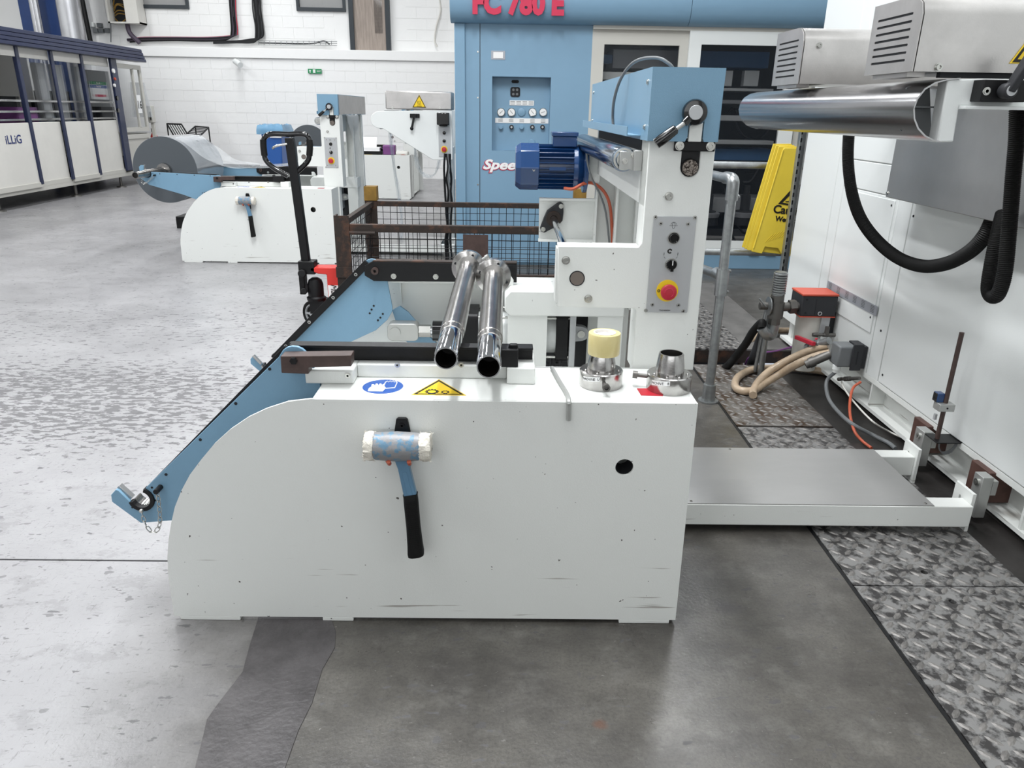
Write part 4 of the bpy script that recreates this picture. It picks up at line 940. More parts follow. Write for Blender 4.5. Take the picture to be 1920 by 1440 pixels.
# base channel
obj('base_beam',MB().box(1.95,2.25,-1.2,5.0,.178,.204).box(2.03,2.045,-1.2,5.0,.045,.178).box(1.95,2.25,-1.2,5.0,.028,.046),Mt['white'],T,smooth=False)
for y in (3.66,2.42,1.2): obj('beam_gusset',MB().box(1.955,2.03,y-.006,y+.006,.046,.178),Mt['white'],T,smooth=False)
obj('floor_under_machine',MB().box(1.975,3.9,-1.2,5.0,0,.002),Mt['darkfloor'],T,smooth=False)  # dark sheet standing in for the shade beneath the machine
for y in (4.9,3.2,1.5,-.2):
    obj('levelling_foot',MB().cyl((2.15,y,0),(2.15,y,.03),.04),Mt['rubber'],T)
# small leg seen behind the pipes
p=P(1462,665,Z=0); obj('support_leg',MB().box(2.0,2.05,4.93,4.98,.0,.2),Mt['white'],T,smooth=False)
for i,(ya,yb) in enumerate(((3.058,3.18),(2.602,2.725))):
    bb=obj('clamp_block',MB().box(1.925,2.03,ya,yb,.055,.188),Mt['brown'],T,bevel=.003,label='red-brown plastic block')
    ka,kb2=((2.975,3.045),(2.545,2.60))[i]
    ab=obj('clamp_bar',MB().box(1.862,1.905,ka,kb2,.03 if i==0 else .02,.196),Mt['alu'],T,bevel=.002)
    obj('clamp_washer',MB().pipe((1.855,(ka+kb2)/2,.165),(1.863,(ka+kb2)/2,.165),.014,.006),Mt['zinc'],ab)
    obj('clamp_link',MB().box(1.905,1.926,ka,kb2+.02,.12,.18),Mt['alu'],T,smooth=False)
# stainless splash panel
sp=obj('splash_panel',MB().box(1.80,1.945,1.2,3.581,1.142,1.62),Mt['dullinox'],T,bevel=.003,label='dull stainless sheet box')
bolts('panel_bolt',[P(1664,362,X=1.8)],(-1,0,0),T,.006,.005)
# overhead arms carrying the guide and the hoods
q=[P(*a_,Y=2.2) for a_ in ((1777,149),(1835,147),(1920,147),(1920,200),(1799,199),(1788,266),(1757,267))]
ap=[(p.x,p.z) for p in q]; ap[2]=(1.96,q[2].z); ap[3]=(1.96,q[3].z-.002)
arm=obj('carrier_arm',MB().prism(ap,'y',2.2,2.25),Mt['white2'],T,bevel=.004)
obj('carrier_arm',MB().prism(ap,'y',3.80,3.85),Mt['white2'],T,bevel=.004)
obj('arm_flange',MB().box(1.266,1.96,2.17,2.23,1.522,1.531),Mt['white2'],T,bevel=.001)
obj('inner_shelf',MB().box(1.17,1.26,2.26,3.8,1.525,1.529),Mt['midgrey'],T,smooth=False)  # toned darker for the shade in the guide's cavity
obj('inner_gusset',MB().prism([(1.160,1.58),(1.222,1.597),(1.262,1.435),(1.165,1.46),(1.142,1.52)],'y',2.30,2.305),Mt['midgrey'],T,smooth=False)  # plate added in a dark tone for the shade inside the guide
pr=[P(*a_,Y=2.2) for a_ in ((1800,146),(1775,148),(1752,154),(1732,166),(1718,184),(1711,205),(1712,224),(1719,242),(1732,256),(1748,264),(1762,267))]
arc=[(p.x,p.z) for p in pr]; n_=len(arc); 
inner=[(x+(.0035 if i not in (0,) else 0),z-(.003 if i<5 else -.003)) for i,(x,z) in enumerate(arc)][::-1]
obj('curved_guide',MB().prism(arc+inner,'y',2.196,3.85),Mt['inox2'],T,label='polished half-round steel guide',angle=50)
kb_=P(1830,150,Y=2.19); kc=P(1903,192,Y=2.19)
blk=obj('lever_block',MB().box(kb_.x,kc.x,2.15,2.2,kc.z,kb_.z),Mt['black'],T,bevel=.002)
p=P(1850,171,Y=2.149); obj('block_screw',bolt(MB(),(p.x,2.15,p.z),(0,-1,0),.008,.004),Mt['zinc'],blk)
p=P(1894,170,Y=2.12); e=P(1940,95,Y=2.10)
lv=obj('locking_lever',MB().lathe((p.x,2.15,p.z),(0,-1,0),[(0,.019),(.03,.021),(.036,.018)],28).bar((p.x,2.125,p.z),(e.x,2.10,e.z),.02,.034,(0,1,0)),Mt['darkgrey'],T,bevel=.004)
obj('lever_cap',MB().cyl((p.x,2.114,p.z),(p.x,2.112,p.z),.0135,n=24),Mt['panelgrey'],lv)
def hood(y0,y1,x0,x1,z0,z1,label,slots):
    prof=[(y0,z0),(y0,z1-.05),(y0+.012,z1-.022),(y0+.04,z1-.004),(y0+.07,z1),(y1,z1),(y1,z0)]
    hd=obj('heater_hood',MB().prism(prof,'x',x0+.002,x1),Mt['inox'],T,label=label,angle=50)
    hl=[]
    for k in range(slots):
        z=z0+.028+k*(z1-z0-.075)/(slots-1); hl.append(rrect(y0+.05,y1-.035,z,z+.0065,.003,3))
    fp=obj('vented_end',MB().prism(prof,'x',x0-.004,x0-.001,hl),Mt['inox'],hd,smooth=False)
    obj('vent_backing',MB().box(x0-.001,x0+.0025,y0+.04,y1-.02,z0+.02,z1-.03),Mt['dark'],hd,smooth=False)
    obj('hood_lug',MB().box(x0+.01,x0+.06,y0+.05,y1-.03,z0-.012,z0+.002),Mt['inox'],hd,smooth=False)
    return hd
h1=hood(2.2,2.49,1.118,1.96,1.617,1.81,'near stainless steel vented hood',7)
h2=hood(3.06,3.36,1.123,1.96,1.612,1.812,'second stainless steel vented hood',7)
bolts('hood_bolt',[P(1759,126,Y=2.2)],(0,-1,0),T,.0085,.009); bolts('hood_bolt',[P(1536,85,Y=3.06)],(0,-1,0),T,.0085,.009)
a=P(1893,119,Y=2.198); b=P(1925,40,Y=2.198)
w=(b.x-a.x)*1.0; tri=[(a.x,a.z),(a.x+.125,a.z),(a.x+.0625,a.z+.108)]
tg=obj('heat_warning_sign',MB().prism(tri,'y',2.196,2.199),Mt['yellowp'],h1,smooth=False)
cxx,czz=a.x+.0625,a.z+.038; ins=lambda f:[(cxx+(p[0]-cxx)*f,czz+(p[1]-czz)*f) for p in tri]
obj('black_border',MB().prism(ins(.92),'y',2.1955,2.197,[ins(.72)]),Mt['blackp'],h1,smooth=False)
obj('hood_seal',MB().box(1.20,1.95,2.21,2.23,1.603,1.617),Mt['dark'],T,smooth=False)
# ---- corrugated hoses
def hose(pts,r,m,label,name='corrugated_hose',rib=.006,n=14,cat_='hose',group=None):
    o=obj(name,MB().tube(pts,r,n,8,rib=rib),Mt[m],origin=pts[0]); return tag(o,label,cat_,group)
ph=[P(1592,240,X=1.70),P(1590,300,X=1.72),P(1597,360,X=1.75),P(1614,410,X=1.78),P(1645,452,X=1.81),P(1685,484,X=1.83),P(1730,499,X=1.84),P(1775,494,X=1.84),P(1815,474,X=1.83),P(1842,448,X=1.83),P(1860,415,X=1.85),P(1865,395,X=1.88)]
hose(ph,.029,'rubber','black corrugated hose in a wide loop below the steel guide')
ph=[P(1908,195,X=1.60),P(1906,260,X=1.61),P(1899,340,X=1.63),P(1892,430,X=1.65),P(1884,510,X=1.66),P(1872,550,X=1.665),P(1860,556,X=1.67),P(1853,540,X=1.675),P(1858,500,X=1.69),P(1868,450,X=1.71),P(1880,400,X=1.76)]
hose(ph,.024,'rubber','black corrugated hose hanging in a narrow loop at the right edge')
# ---- sensor on rod
p0=P(1757,822,X=1.87); p1=P(1801,622,X=1.87)
T=thing('sensor_stand','thin brown rod carrying a blue sensor and a metal clamp before the white panel','sensor',(p0.x,p0.y,p0.z))
obj('rod',MB().cyl((p0.x,p0.y,p0.z),(p0.x,p0.y,p1.z),.0095,n=18),Mt['brownblk'],T)
a=P(1753,758,X=1.86); z=a.z
obj('rod_clamp',MB().box(1.835,1.900,p0.y-.025,p0.y+.025,z-.004,z+.028),Mt['alu'],T,bevel=.002)
obj('clamp_hole',MB().cyl((1.868,p0.y-.0262,z+.012),(1.868,p0.y-.024,z+.012),.004,n=10),Mt['dark'],T)
obj('sensor_head',MB().box(1.832,1.862,p0.y+.0,p0.y+.035,z+.028,z+.068),Mt['motor'],T,bevel=.003,label='blue sensor head')
obj('sensor_lens',MB().box(1.830,1.833,p0.y+.003,p0.y+.032,z+.03,z+.066),Mt['gloss'],T)
obj('cable_clip',MB().box(1.845,1.855,p0.y+.01,p0.y+.022,z-.055,z-.03),Mt['panelgrey'],T)
obj('foot_plate',MB().box(1.845,1.955,p0.y-.045,p0.y+.05,p0.z-.005,p0.z),Mt['black'],T,bevel=.001)
lp=MB()
for k in range(3):
    c=V(1.915-.004*k,p0.y-.02,p0.z-.005); lp.tube([c+V(-.045+.005*k,0,0),c+V(-.04+.004*k,0,-.03),c+V(-.015,0,-.058+.004*k),c+V(.015,0,-.05+.004*k),c+V(.032,0,-.02),c+V(.034,0,0)],.0028,6)
obj('cable_loops',lp,Mt['midgrey'],T)
# ---- valve actuator with pipework
AY=4.15
def A(px,py,Y=AY): return P(px,py,Y=Y)
a=A(1506,554); b=A(1566,594)
T=thing('valve_actuator','black box actuator with an orange-red top on a grey cylinder beside the enclosure','actuator',((a.x+b.x)/2,AY+.08,0))
obj('housing',MB().box(a.x,b.x,AY,AY+.17,b.z,a.z-.004),Mt['darkgrey'],T,bevel=.005)
obj('cover',MB().box(a.x-.003,b.x+.003,AY-.003,AY+.173,a.z-.004,a.z+.008),Mt['actred'],T,bevel=.003,label='orange-red cover')
obj('red_base_edge',MB().box(a.x,b.x,AY-.001,AY+.17,b.z-.006,b.z),Mt['actred'],T)
for px,py in ((1513,562),(1510,587)):
    p=A(px,py); obj('housing_screw',MB().cyl((p.x,AY-.002,p.z),(p.x,AY+.001,p.z),.007,n=12),Mt['dark'],T)
p=A(1537,588); obj('indicator',MB().pipe((p.x,AY-.004,p.z),(p.x,AY,p.z),.012,.008),Mt['panelgrey'],T)
obj('front_seam',MB().box(A(1529,575).x,A(1529,575).x+.002,AY-.001,AY+.002,b.z+.01,a.z-.02),Mt['dark'],T)
obj('filter_bowl',MB().cyl((A(1527,620).x,AY+.09,.06),(A(1527,620).x,AY+.09,b.z-.006),.072,.078,32),Mt['cream_grey'],T,label='grey-beige cylinder')
obj('side_plate',MB().box(A(1540,610).x,A(1556,610).x,AY+.01,AY+.03,b.z-.12,b.z),Mt['panelgrey'],T)
obj('bracket',MB().box(A(1560,600).x,1.948,AY+.05,AY+.12,b.z-.12,b.z+.03),Mt['darkgrey'],T,smooth=False)
fz=A(1530,626).z; fx0,fx1=A(1521,626).x,A(1563,626).x
obj('air_fitting',MB().lathe((fx0,AY-.02,fz),(1,0,0),[(0,.011),(.03,.013),(.03,.009),(.06,.009),(.06,.012),(fx1-fx0,.012)],16).cyl((fx0+.08,AY-.02,fz),(fx0+.08,AY-.02,fz+.05),.013),Mt['zincdark'],T)
# vertical pipe stack on the left of it
def seg(mb,x,y,z0,z1,r): return mb.cyl((x,y,z0),(x,y,z1),r)
px_=A(1461,580).x; Z=lambda py:A(1461,py).z
PT=thing('pipe_fitting_stack','stack of brass and steel pipe fittings with a ribbed silver vent on top','fitting',(px_,AY+.05,Z(640)))
Yp=AY+.05
mb=MB()
for k in range(9): mb.lathe((px_,Yp,Z(555)+k*(Z(515)-Z(555))/9),(0,0,1),[(0,.031),(.004,.040),(.012,.040),(.015,.031)],24)
mb.cyl((px_,Yp,Z(557)),(px_,Yp,Z(513)),.033)
obj('ribbed_vent',mb,Mt['galv'],PT)
mb=MB().cyl((px_,Yp,Z(570)),(px_,Yp,Z(557)),.040,n=8).cyl((px_,Yp,Z(600)),(px_,Yp,Z(570)),.044).cyl((px_,Yp,Z(580)),(A(1506,575).x,Yp,Z(578)),.026).cyl((A(1486,575).x,Yp,Z(579)),(A(1498,575).x,Yp,Z(578)),.042,n=6)
mb.cyl((px_,Yp,Z(612)),(px_,Yp,Z(600)),.036,n=8).cyl((A(1430,575).x,Yp,Z(578)),(px_,Yp,Z(578)),.022)
obj('tee_fitting',mb,Mt['zincdark'],PT)
obj('butterfly_valve',MB().lathe((A(1444,575).x,Yp,Z(578)),(1,0,0),[(0,.03),(.006,.055),(.012,.055),(.018,.03)],28).cyl((A(1432,578).x,Yp,Z(578)),(A(1444,578).x,Yp,Z(578)),.012),Mt['galv'],PT)
obj('valve_handle',MB().tube([A(1436,575),A(1430,568),A(1424,560)],.005,8),Mt['galv'],PT)
obj('elbow',MB().tube([V(px_,Yp,Z(610)),V(px_,Yp,Z(622)),V(px_-.01,Yp,Z(634)),V(px_-.05,Yp-.02,Z(628)),V(px_-.075,Yp-.02,Z(618))],.031,16),Mt['galv'],PT)
obj('drain_pipes',MB().cyl((px_-.02,Yp+.05,0.0),(px_-.02,Yp+.05,Z(590)),.018).cyl((px_-.045,Yp+.08,0.02),(px_-.02,Yp+.08,Z(580)),.012),Mt['galv'],PT)
e=V(px_-.075,Yp-.02,Z(618))
hose([e,A(1428,605,4.2),A(1412,622,4.25),A(1398,645,4.3),A(1380,668,4.35),A(1362,688,4.4),P(1340,700,Z=-.15)],.024,'rubber','black hose curving from the fittings down into the floor pit, in front','hose',rib=0)
hose([A(1448,560,4.3),A(1438,600,4.35),A(1424,640,4.45),A(1412,672,4.5),P(1402,700,Z=-.15)],.028,'darkgrey','thick grey hose dropping straight into the floor pit behind the black one','hose',rib=0)
hose([A(1452,570,4.28),A(1440,620,4.33),A(1428,650,4.4),P(1418,680,Z=-.02),P(1412,700,Z=-.15)],.005,'amber','thin yellow-green cable beside the thick grey hose','cable',rib=0,n=8,cat_='cable')
hose([A(1520,598,4.9),P(1545,625,Z=.05),P(1500,620,Z=.03),P(1440,622,Z=.03),P(1405,640,Z=.0),P(1392,662,Z=-.08),P(1388,700,Z=-.25)],.022,'hose','beige hose running from behind the grey cylinder into the floor pit','hose',rib=0)
hose([P(1500,646,Z=.06),P(1460,657,Z=.03),P(1430,662,Z=.02),P(1405,670,Z=.0),P(1395,690,Z=-.15)],.006,'purple','thin purple cable trailing across the floor to the pit','cable',rib=0,n=8,cat_='cable')
# ---- coiled beige hoses and ball valve
def F(px,py,z): return P(px,py,Z=z)
pts=[P(1556,662,X=1.80),P(1530,668,X=1.74),P(1500,680,X=1.66),F(1465,700,.09),F(1435,718,.04),F(1412,732,.026),F(1388,732,.024),F(1378,722,.024),F(1385,706,.024),F(1410,693,.024),F(1445,690,.024),F(1490,690,.024),F(1540,696,.024),F(1590,705,.024)]
hose(pts,.022,'hose','beige braided hose looping over the rust-stained plate, the one coiled back','braided_hose',rib=0)
pts=[P(1553,648,X=1.82),P(1525,655,X=1.76),P(1497,666,X=1.70),F(1465,682,.14),F(1440,698,.09),F(1422,716,.05),F(1413,732,.03),F(1412,741,.026)]
hose(pts,.022,'hose','beige braided hose ending on the rust-stained plate, in front of the coiled one','braided_hose',rib=0)
v=P(1520,650,X=1.76); d=(P(1545,642,X=1.80)-v)
T=thing('ball_valve','small ball valve with a red lever on the beige hose','valve',v)
obj('valve_body',MB().lathe(v-d*.3,d,[(0,.024),(.03,.027),(.03,.02),(.06,.02),(.06,.028),(.1,.028),(.1,.022),(.16,.022)],18).cyl(v+d*.35,v+d*.35+V(0,0,.035),.012),Mt['galv'],T)
a=P(1533,640,X=1.75);b=P(1493,632,X=1.72); obj('lever',MB().bar(P(1526,645,X=1.745),b,.022,.022).bar(v+d*.35+V(0,0,.0),v+d*.35+V(0,0,.042),.012,.012,(0,1,0)),Mt['red'],T,bevel=.002,label='red lever')
vv=P(1515,676,X=1.72)
for (p_,q_) in ((P(1510,684,X=1.68),P(1556,664,X=1.80)),):
    tag(obj('hose_coupling',MB().lathe(p_,q_-p_,[(0,.024),(.02,.026),(.02,.030),(.05,.030),(.05,.025),((q_-p_).length,.025)],18),Mt['zincdark'],origin=p_),'dark metal coupling at the end of the coiled beige hose','coupling')
# ---- grey heavy-duty connector
a=P(1558,642,X=1.85); b=P(1610,688,X=1.90)
y0,y1=P(1590,665,X=1.87).y-.05,P(1590,665,X=1.87).y+.07
zt,zb=P(1590,640,X=1.88).z+.0,P(1590,686,X=1.88).z
T=thing('power_connector','dark grey heavy connector plugged into the white enclosure','connector',(1.88,y0,zb))
obj('socket_half',MB().box(1.895,1.948,y0,y1,zb,zt),Mt['darkgrey'],T,bevel=.004)
obj('plug_half',MB().box(1.80,1.893,y0+.005,y1-.005,zb+.005,zt-.004),Mt['midgrey'],T,bevel=.008)
obj('latch',MB().box(1.865,1.925,y0-.006,y0+.002,zb-.01,zt+.012),Mt['darkgrey'],T,bevel=.005)
obj('latch_slot',MB().box(1.892,1.897,y0-.0075,y0-.004,zb+.025,zt-.025),Mt['dark'],T)
gx,gy=1.815,y0+.04
obj('cable_gland',MB().lathe((gx,gy,zb+.006),(0,0,-1),[(0,.022),(.022,.022),(.022,.019),(.04,.017)],18),Mt['white2'],T)
hose([V(gx,gy,zb-.03),P(1550,715,X=1.78),P(1553,745,X=1.76),P(1570,770,X=1.75),F(1598,795,.06),F(1635,815,.02),F(1665,830,.012),F(1679,841,.012)],.010,'midgrey','grey power cable curving down from the connector to the platform','power_cable',rib=0,n=10,cat_='cable')
hose([P(1614,716,X=1.88),P(1600,727,X=1.84),P(1594,750,X=1.80),P(1594,778,X=1.76),F(1602,808,.04),F(1616,826,.012),F(1634,840,.010)],.007,'orange','orange cable curving down from the beam to the platform','cable',rib=0,n=10,cat_='cable')
hose([P(1578,716,X=1.86),P(1584,730,X=1.84),P(1604,757,X=1.82),P(1636,790,X=1.80),F(1665,808,.03),F(1690,820,.02)],.0045,'cream','thin white cable crossing over the orange one','cable',rib=0,n=8,cat_='cable')
a=P(1572,711,X=1.86); b=P(1612,709,X=1.90)
T=thing('quick_coupling','small dark ribbed quick coupling under the grey connector','coupling',a)
obj('coupling_body',MB().lathe(a,b-a,[(0,.008),(0,.010),(.03,.010),(.03,.007),(.05,.007)]+[(.05+.012*k+e_,r_) for k in range(4) for e_,r_ in ((0,.013),(.008,.013),(.009,.010))]+[((b-a).length,.009)],16),Mt['zincdark'],T)
# ================================================================ handrail
T=thing('handrail','galvanised tube handrail standing on the floor behind the stand','handrail',(1.143,3.82,0))
r=.0245; hx,hy=1.143,3.822
obj('post',MB().cyl((hx,hy,.0),(hx,hy,1.16),r,n=24),Mt['galv'],T)
obj('base_flange',MB().lathe((hx,hy,0),(0,0,1),[(0,.055),(.008,.055),(.008,.036),(.10,.034),(.10,r)],24).lathe((hx+.04,hy-.035,.006),(0,0,1),[(0,.008),(.008,.008)],6),Mt['galv'],T)
a=V(hx,hy,1.19); lft=V(-.05,.9,0).normalized(); FZ1=P(1400,310,Y=5.42).z; FZ2=P(1400,473,Y=5.42).z; tgt=V(1.10,5.42,FZ1)
obj('elbow_fitting',MB().tube([V(hx,hy,1.09),V(hx,hy,1.16),V(hx,hy+.012,1.185),V(hx-.002,hy+.05,1.193),V(hx-.006,hy+.12,1.19)],.031,20).sphere((hx+.034,hy,1.11),.008),Mt['galv'],T)
obj('top_rail',MB().cyl((hx-.003,hy+.04,1.19),tgt,r,n=24),Mt['galv'],T)
obj('tee_fitting',MB().cyl((hx,hy,.60),(hx,hy,.74),.033,n=24).cyl((hx,hy,.70),(hx-.004,hy+.10,.70),.031).sphere((hx+.036,hy,.73),.008).sphere((hx+.036,hy,.62),.008),Mt['galv'],T)
obj('mid_rail',MB().cyl((hx,hy+.02,.70),(1.10,5.42,FZ2),r,n=24),Mt['galv'],T)
obj('far_top_rail',MB().cyl((1.10,5.42,FZ1),(2.4,5.42,FZ1),r,n=24),Mt['galv'],T,label='weathered horizontal rail')
obj('far_mid_rail',MB().cyl((1.10,5.42,FZ2),(2.4,5.42,FZ2),r,n=24),Mt['galv'],T)
obj('far_post',MB().cyl((1.10,5.42,.0),(1.10,5.42,FZ1),r,n=24),Mt['galv'],T)
# slotted strut
SX=P(1497,300,Y=5.09).x+.004
T=thing('slotted_strut','upright galvanised slotted strut at the far edge of the white enclosure','strut',(SX,5.09,0))
mb=MB().box(SX-.021,SX-.017,5.07,5.11,0,1.6).box(SX+.017,SX+.021,5.07,5.11,0,1.6)
mb.box(SX-.017,SX+.017,5.106,5.11,0,1.6)
obj('channel',mb,Mt['galv'],T,smooth=False)
mb=MB()
for k in range(30): mb.box(SX+.0212,SX+.0222,5.08,5.10,.03+k*.05,.03+k*.05+.028).box(SX-.007,SX+.007,5.104,5.1062,.03+k*.05,.03+k*.05+.028)
obj('slot',mb,Mt['dark'],T,smooth=False,kind='stuff')
# ================================================================ wet floor sign hung on the rail
T=thing('wet_floor_sign','folded yellow caution wet floor sign leaning by the far handrail','sign',(1.8,5.30,.5))
def leaf(dx,y,wide):
    q=[P(*a_,Y=5.30) for a_ in ((1468,277),(1503,277),(1480,480),(1463,476),(1457,465),(1433,462),(1427,475),(1408,471))]
    return [(p.x+dx,p.z) for p in q]
o=obj('front_leaf',MB().prism(leaf(0,0,0),'y',5.28,5.295),Mt['yellow'],T,bevel=.004)
for k,(dx,y) in enumerate(((-.030,5.297),(-.047,5.308),(-.062,5.319))):
    q=[(x+dx,z+.008*(k+1)) for x,z in leaf(0,0,0)]; q=[q[0],q[1],q[2],q[7]]
    obj('rear_leaf',MB().prism(q,'y',y,y+.009),Mt['yellow'],T,bevel=.003)
ax=P(1468,277,Y=5.28); bx=P(1408,471,Y=5.28); d=(bx-ax)
obj('edge_rib',MB().tube([ax+d*.02+V(.006,0,0),bx-d*.03+V(.012,0,0)],.006,8,1),Mt['yellow'],o)
pc=P(1476,372,Y=5.2785)
obj('warning_triangle',MB().prism([(P(1459,382,Y=5.28).x,P(1459,382,Y=5.28).z),(P(1494,388,Y=5.28).x,P(1494,388,Y=5.28).z),(P(1492,346,Y=5.28).x,P(1492,346,Y=5.28).z)],'y',5.2775,5.2805,[[(P(1467,380,Y=5.28).x,P(1467,380,Y=5.28).z),(P(1487,383,Y=5.28).x,P(1487,383,Y=5.28).z),(P(1490,357,Y=5.28).x,P(1490,357,Y=5.28).z)]]),Mt['blackp'],o,smooth=False)
fg=MB().tube([P(1473,378,Y=5.278),P(1481,377,Y=5.278),P(1485,371,Y=5.278),P(1480,367,Y=5.278)],.003,6,2).sphere(P(1487,364,Y=5.278),.005)
obj('slipping_figure',fg,Mt['blackp'],o)
a=P(1450,392,Y=5.2785); b=P(1454,410,Y=5.2785)
text('Caution',.078,Mt['blackp'],o,face_mtx(a,(1,0,-.10),(0.1,0,1)),bold=.0022,ext=.001,align='LEFT')
text('Wet floor',.048,Mt['blackp'],o,face_mtx(b,(1,0,-.10),(0.1,0,1)),bold=.0018,ext=.001,align='LEFT')
mb=MB()
for k in range(6):
    p=P(1434+k*6,455-k*2,Y=5.279); mb.bar(p,p+V(.05,0,.06),.003,.002,(0,1,0))
obj('moulded_ribs',mb,Mt['yellow'],o,smooth=False)
# ================================================================ blue machine with glazed doors behind the stand
BY=7.6
def B(px,py,Y=BY): return P(px,py,Y=Y)
T=thing('forming_machine','long blue machine with glazed white sliding doors behind the foreground stand','machine',(1.5,8.4,0))
xl=B(852,45).x; xr=3.3
rc=(B(923,143).x,.425,1.125,1.796)
obj('end_panel',MB().prism([(xl,.03),(.80,.03),(.80,2.26),(xl,2.26)],'y',BY,BY+.02,[[(rc[0],rc[2]),(rc[1],rc[2]),(rc[1],rc[3]),(rc[0],rc[3])]]),Mt['blue2'],T,smooth=False)
obj('side_panel',MB().box(xl,xl+.02,BY+.02,9.6,.03,2.6),Mt['blue2'],T,smooth=False)
obj('corner_post',MB().box(xl,B(872,60).x,BY-.03,BY,.03,2.245),Mt['blue2'],T,bevel=.006)
obj('panel_seam',MB().box(B(900,50).x-.003,B(900,50).x+.003,BY-.0015,BY+.001,.03,2.245),Mt['darkgrey'],T,smooth=False)
for y in (97,183,346): 
    p=B(896,y); obj('panel_screw',MB().cyl((p.x,BY-.004,p.z),(p.x,BY,p.z),.008,n=10),Mt['zinc'],T)
obj('recess_box',MB().box(rc[0],rc[1],BY+.12,BY+.13,rc[2],rc[3]).box(rc[0]-.01,rc[0],BY+.01,BY+.13,rc[2],rc[3]).box(rc[1],rc[1]+.01,BY+.01,BY+.13,rc[2],rc[3]).box(rc[0],rc[1],BY+.01,BY+.13,rc[3],rc[3]+.01).box(rc[0],rc[1],BY+.01,BY+.13,rc[2]-.01,rc[2]),Mt['blue2'],T,smooth=False)
GY=BY+.12
def Gp(px,py): p=P(px,py,Y=GY); return V(p.x,GY,p.z)
for i,x in enumerate((939.6,959,998.2,1018)):
    c=Gp(x,210.3)
    g=obj('pressure_gauge',MB().lathe(c,(0,-1,0),[(0,.036),(.02,.040),(.026,.038),(.022,.033)],24),Mt['zinc'],T)
    obj('dial',MB().lathe(c+V(0,-.0225,0),(0,-1,0),[(0,.033),(.001,.033)],24),Mt['whitep'],g)
    a=R((45,130,130,20)[i]); obj('needle',MB().bar(c+V(-.02*math.cos(a),-.0245,-.02*math.sin(a)),c+V(.02*math.cos(a),-.0245,.02*math.sin(a)),.003,.002,(0,1,0)),Mt['blackp'],g,smooth=False)
c=Gp(978,210.5); obj('blanking_cap',MB().lathe(c,(0,-1,0),[(0,.040),(.01,.038),(.014,.03)],24),Mt['blue2'],T)
c=Gp(997,268); obj('blanking_cap',MB().lathe(c,(0,-1,0),[(0,.036),(.01,.034),(.014,.03)],24),Mt['blue2'],T)
for x,mm in ((939,'blue2'),(959,'darkgrey'),(978,'blue2'),(998,'darkgrey'),(1017,'darkgrey')):
    c=Gp(x,238.3); kn=obj('control_knob',MB().lathe(c,(0,-1,0),[(0,.022),(.03,.022),(.034,.018)],18),Mt[mm],T)
    if mm=='darkgrey': obj('knob_cap',MB().lathe(c+V(0,-.034,0),(0,-1,0),[(0,.010),(.002,.010)],14),Mt['panelgrey'],kn)
for (xa,ya,xb,yb,nc) in ((955.6,188,1001,198,4),(928.5,221,1028,231.7,5)):
    a=Gp(xa,ya); b=Gp(xb,yb); lp=obj('label_plate',MB().box(a.x,b.x,GY-.004,GY,b.z,a.z),Mt['whitep'],T,smooth=False)
    mb=MB()
    for i in range(nc):
        xc=a.x+(b.x-a.x)*(i+.5)/nc
        for k in range(3): mb.box(xc-.022,xc+.022,GY-.0055,GY-.0035,b.z+(a.z-b.z)*(.2+.26*k),b.z+(a.z-b.z)*(.28+.26*k))
    obj('printed_rows',mb,Mt['midgrey'],lp,smooth=False,kind='stuff')
a=Gp(957,163);b=Gp(975,182); obj('socket_opening',MB().prism(rrect(a.x,b.x,b.z,a.z,.02,4),'y',GY-.006,GY+.001),Mt['dark'],T)
for dx in(-.018,.018):
    for dz in (-.02,.02): obj('connector_port',MB().cyl(((a.x+b.x)/2+dx,GY-.012,(a.z+b.z)/2+dz),((a.x+b.x)/2+dx,GY-.004,(a.z+b.z)/2+dz),.012,n=12),Mt['midgrey'],T)
a=Gp(959,150);b=Gp(973,156); obj('lamp_opening',MB().prism(rrect(a.x,b.x,b.z,a.z,.014,4),'y',GY-.006,GY+.001),Mt['dark'],T)
a=B(921,95);b=B(947,112); o=obj('rating_plate',MB().box(a.x,b.x,BY-.004,BY,b.z,a.z),Mt['nameplate'],T,smooth=False)
obj('rating_label',MB().box(a.x+.02,b.x-.02,BY-.0055,BY-.003,b.z+.012,a.z-.012),Mt['whitep'],o,smooth=False)
c=B(905,309)
text('Speed',.125,Mt['pink'],T,face_mtx((c.x-.004,BY-.003,c.z-.004),(1,0,0),(0,0,1)),bold=.0085,shear=.28,ext=.001,align='LEFT',xs=1.32)
text('Speed',.125,Mt['whitep'],T,face_mtx((c.x,BY-.0055,c.z),(1,0,0),(0,0,1)),bold=.0045,shear=.28,ext=.001,align='LEFT',xs=1.32)
# rounded fascia
prof=[(7.60,2.245),(7.52,2.25),(7.47,2.28),(7.435,2.34),(7.42,2.42),(7.418,2.50),(7.43,2.60),(7.47,2.70),(7.53,2.78),(7.60,2.82)]
xm=B(1297,20,7.42).x
obj('fascia',MB().prism(prof,'x',xl-.03,xm-.002),Mt['blue2'],T,angle=60)
obj('fascia',MB().prism(prof,'x',xm+.002,xr),Mt['blue2'],T,angle=60)
c=B(885,26,7.412); e=B(1057,26,7.412)
text('FC 780 E',.25,Mt['pink'],T,face_mtx((c.x,7.412,c.z+.086),(1,0,0),(0,0,1)),bold=.014,ext=.012,align='LEFT',xs=.88)
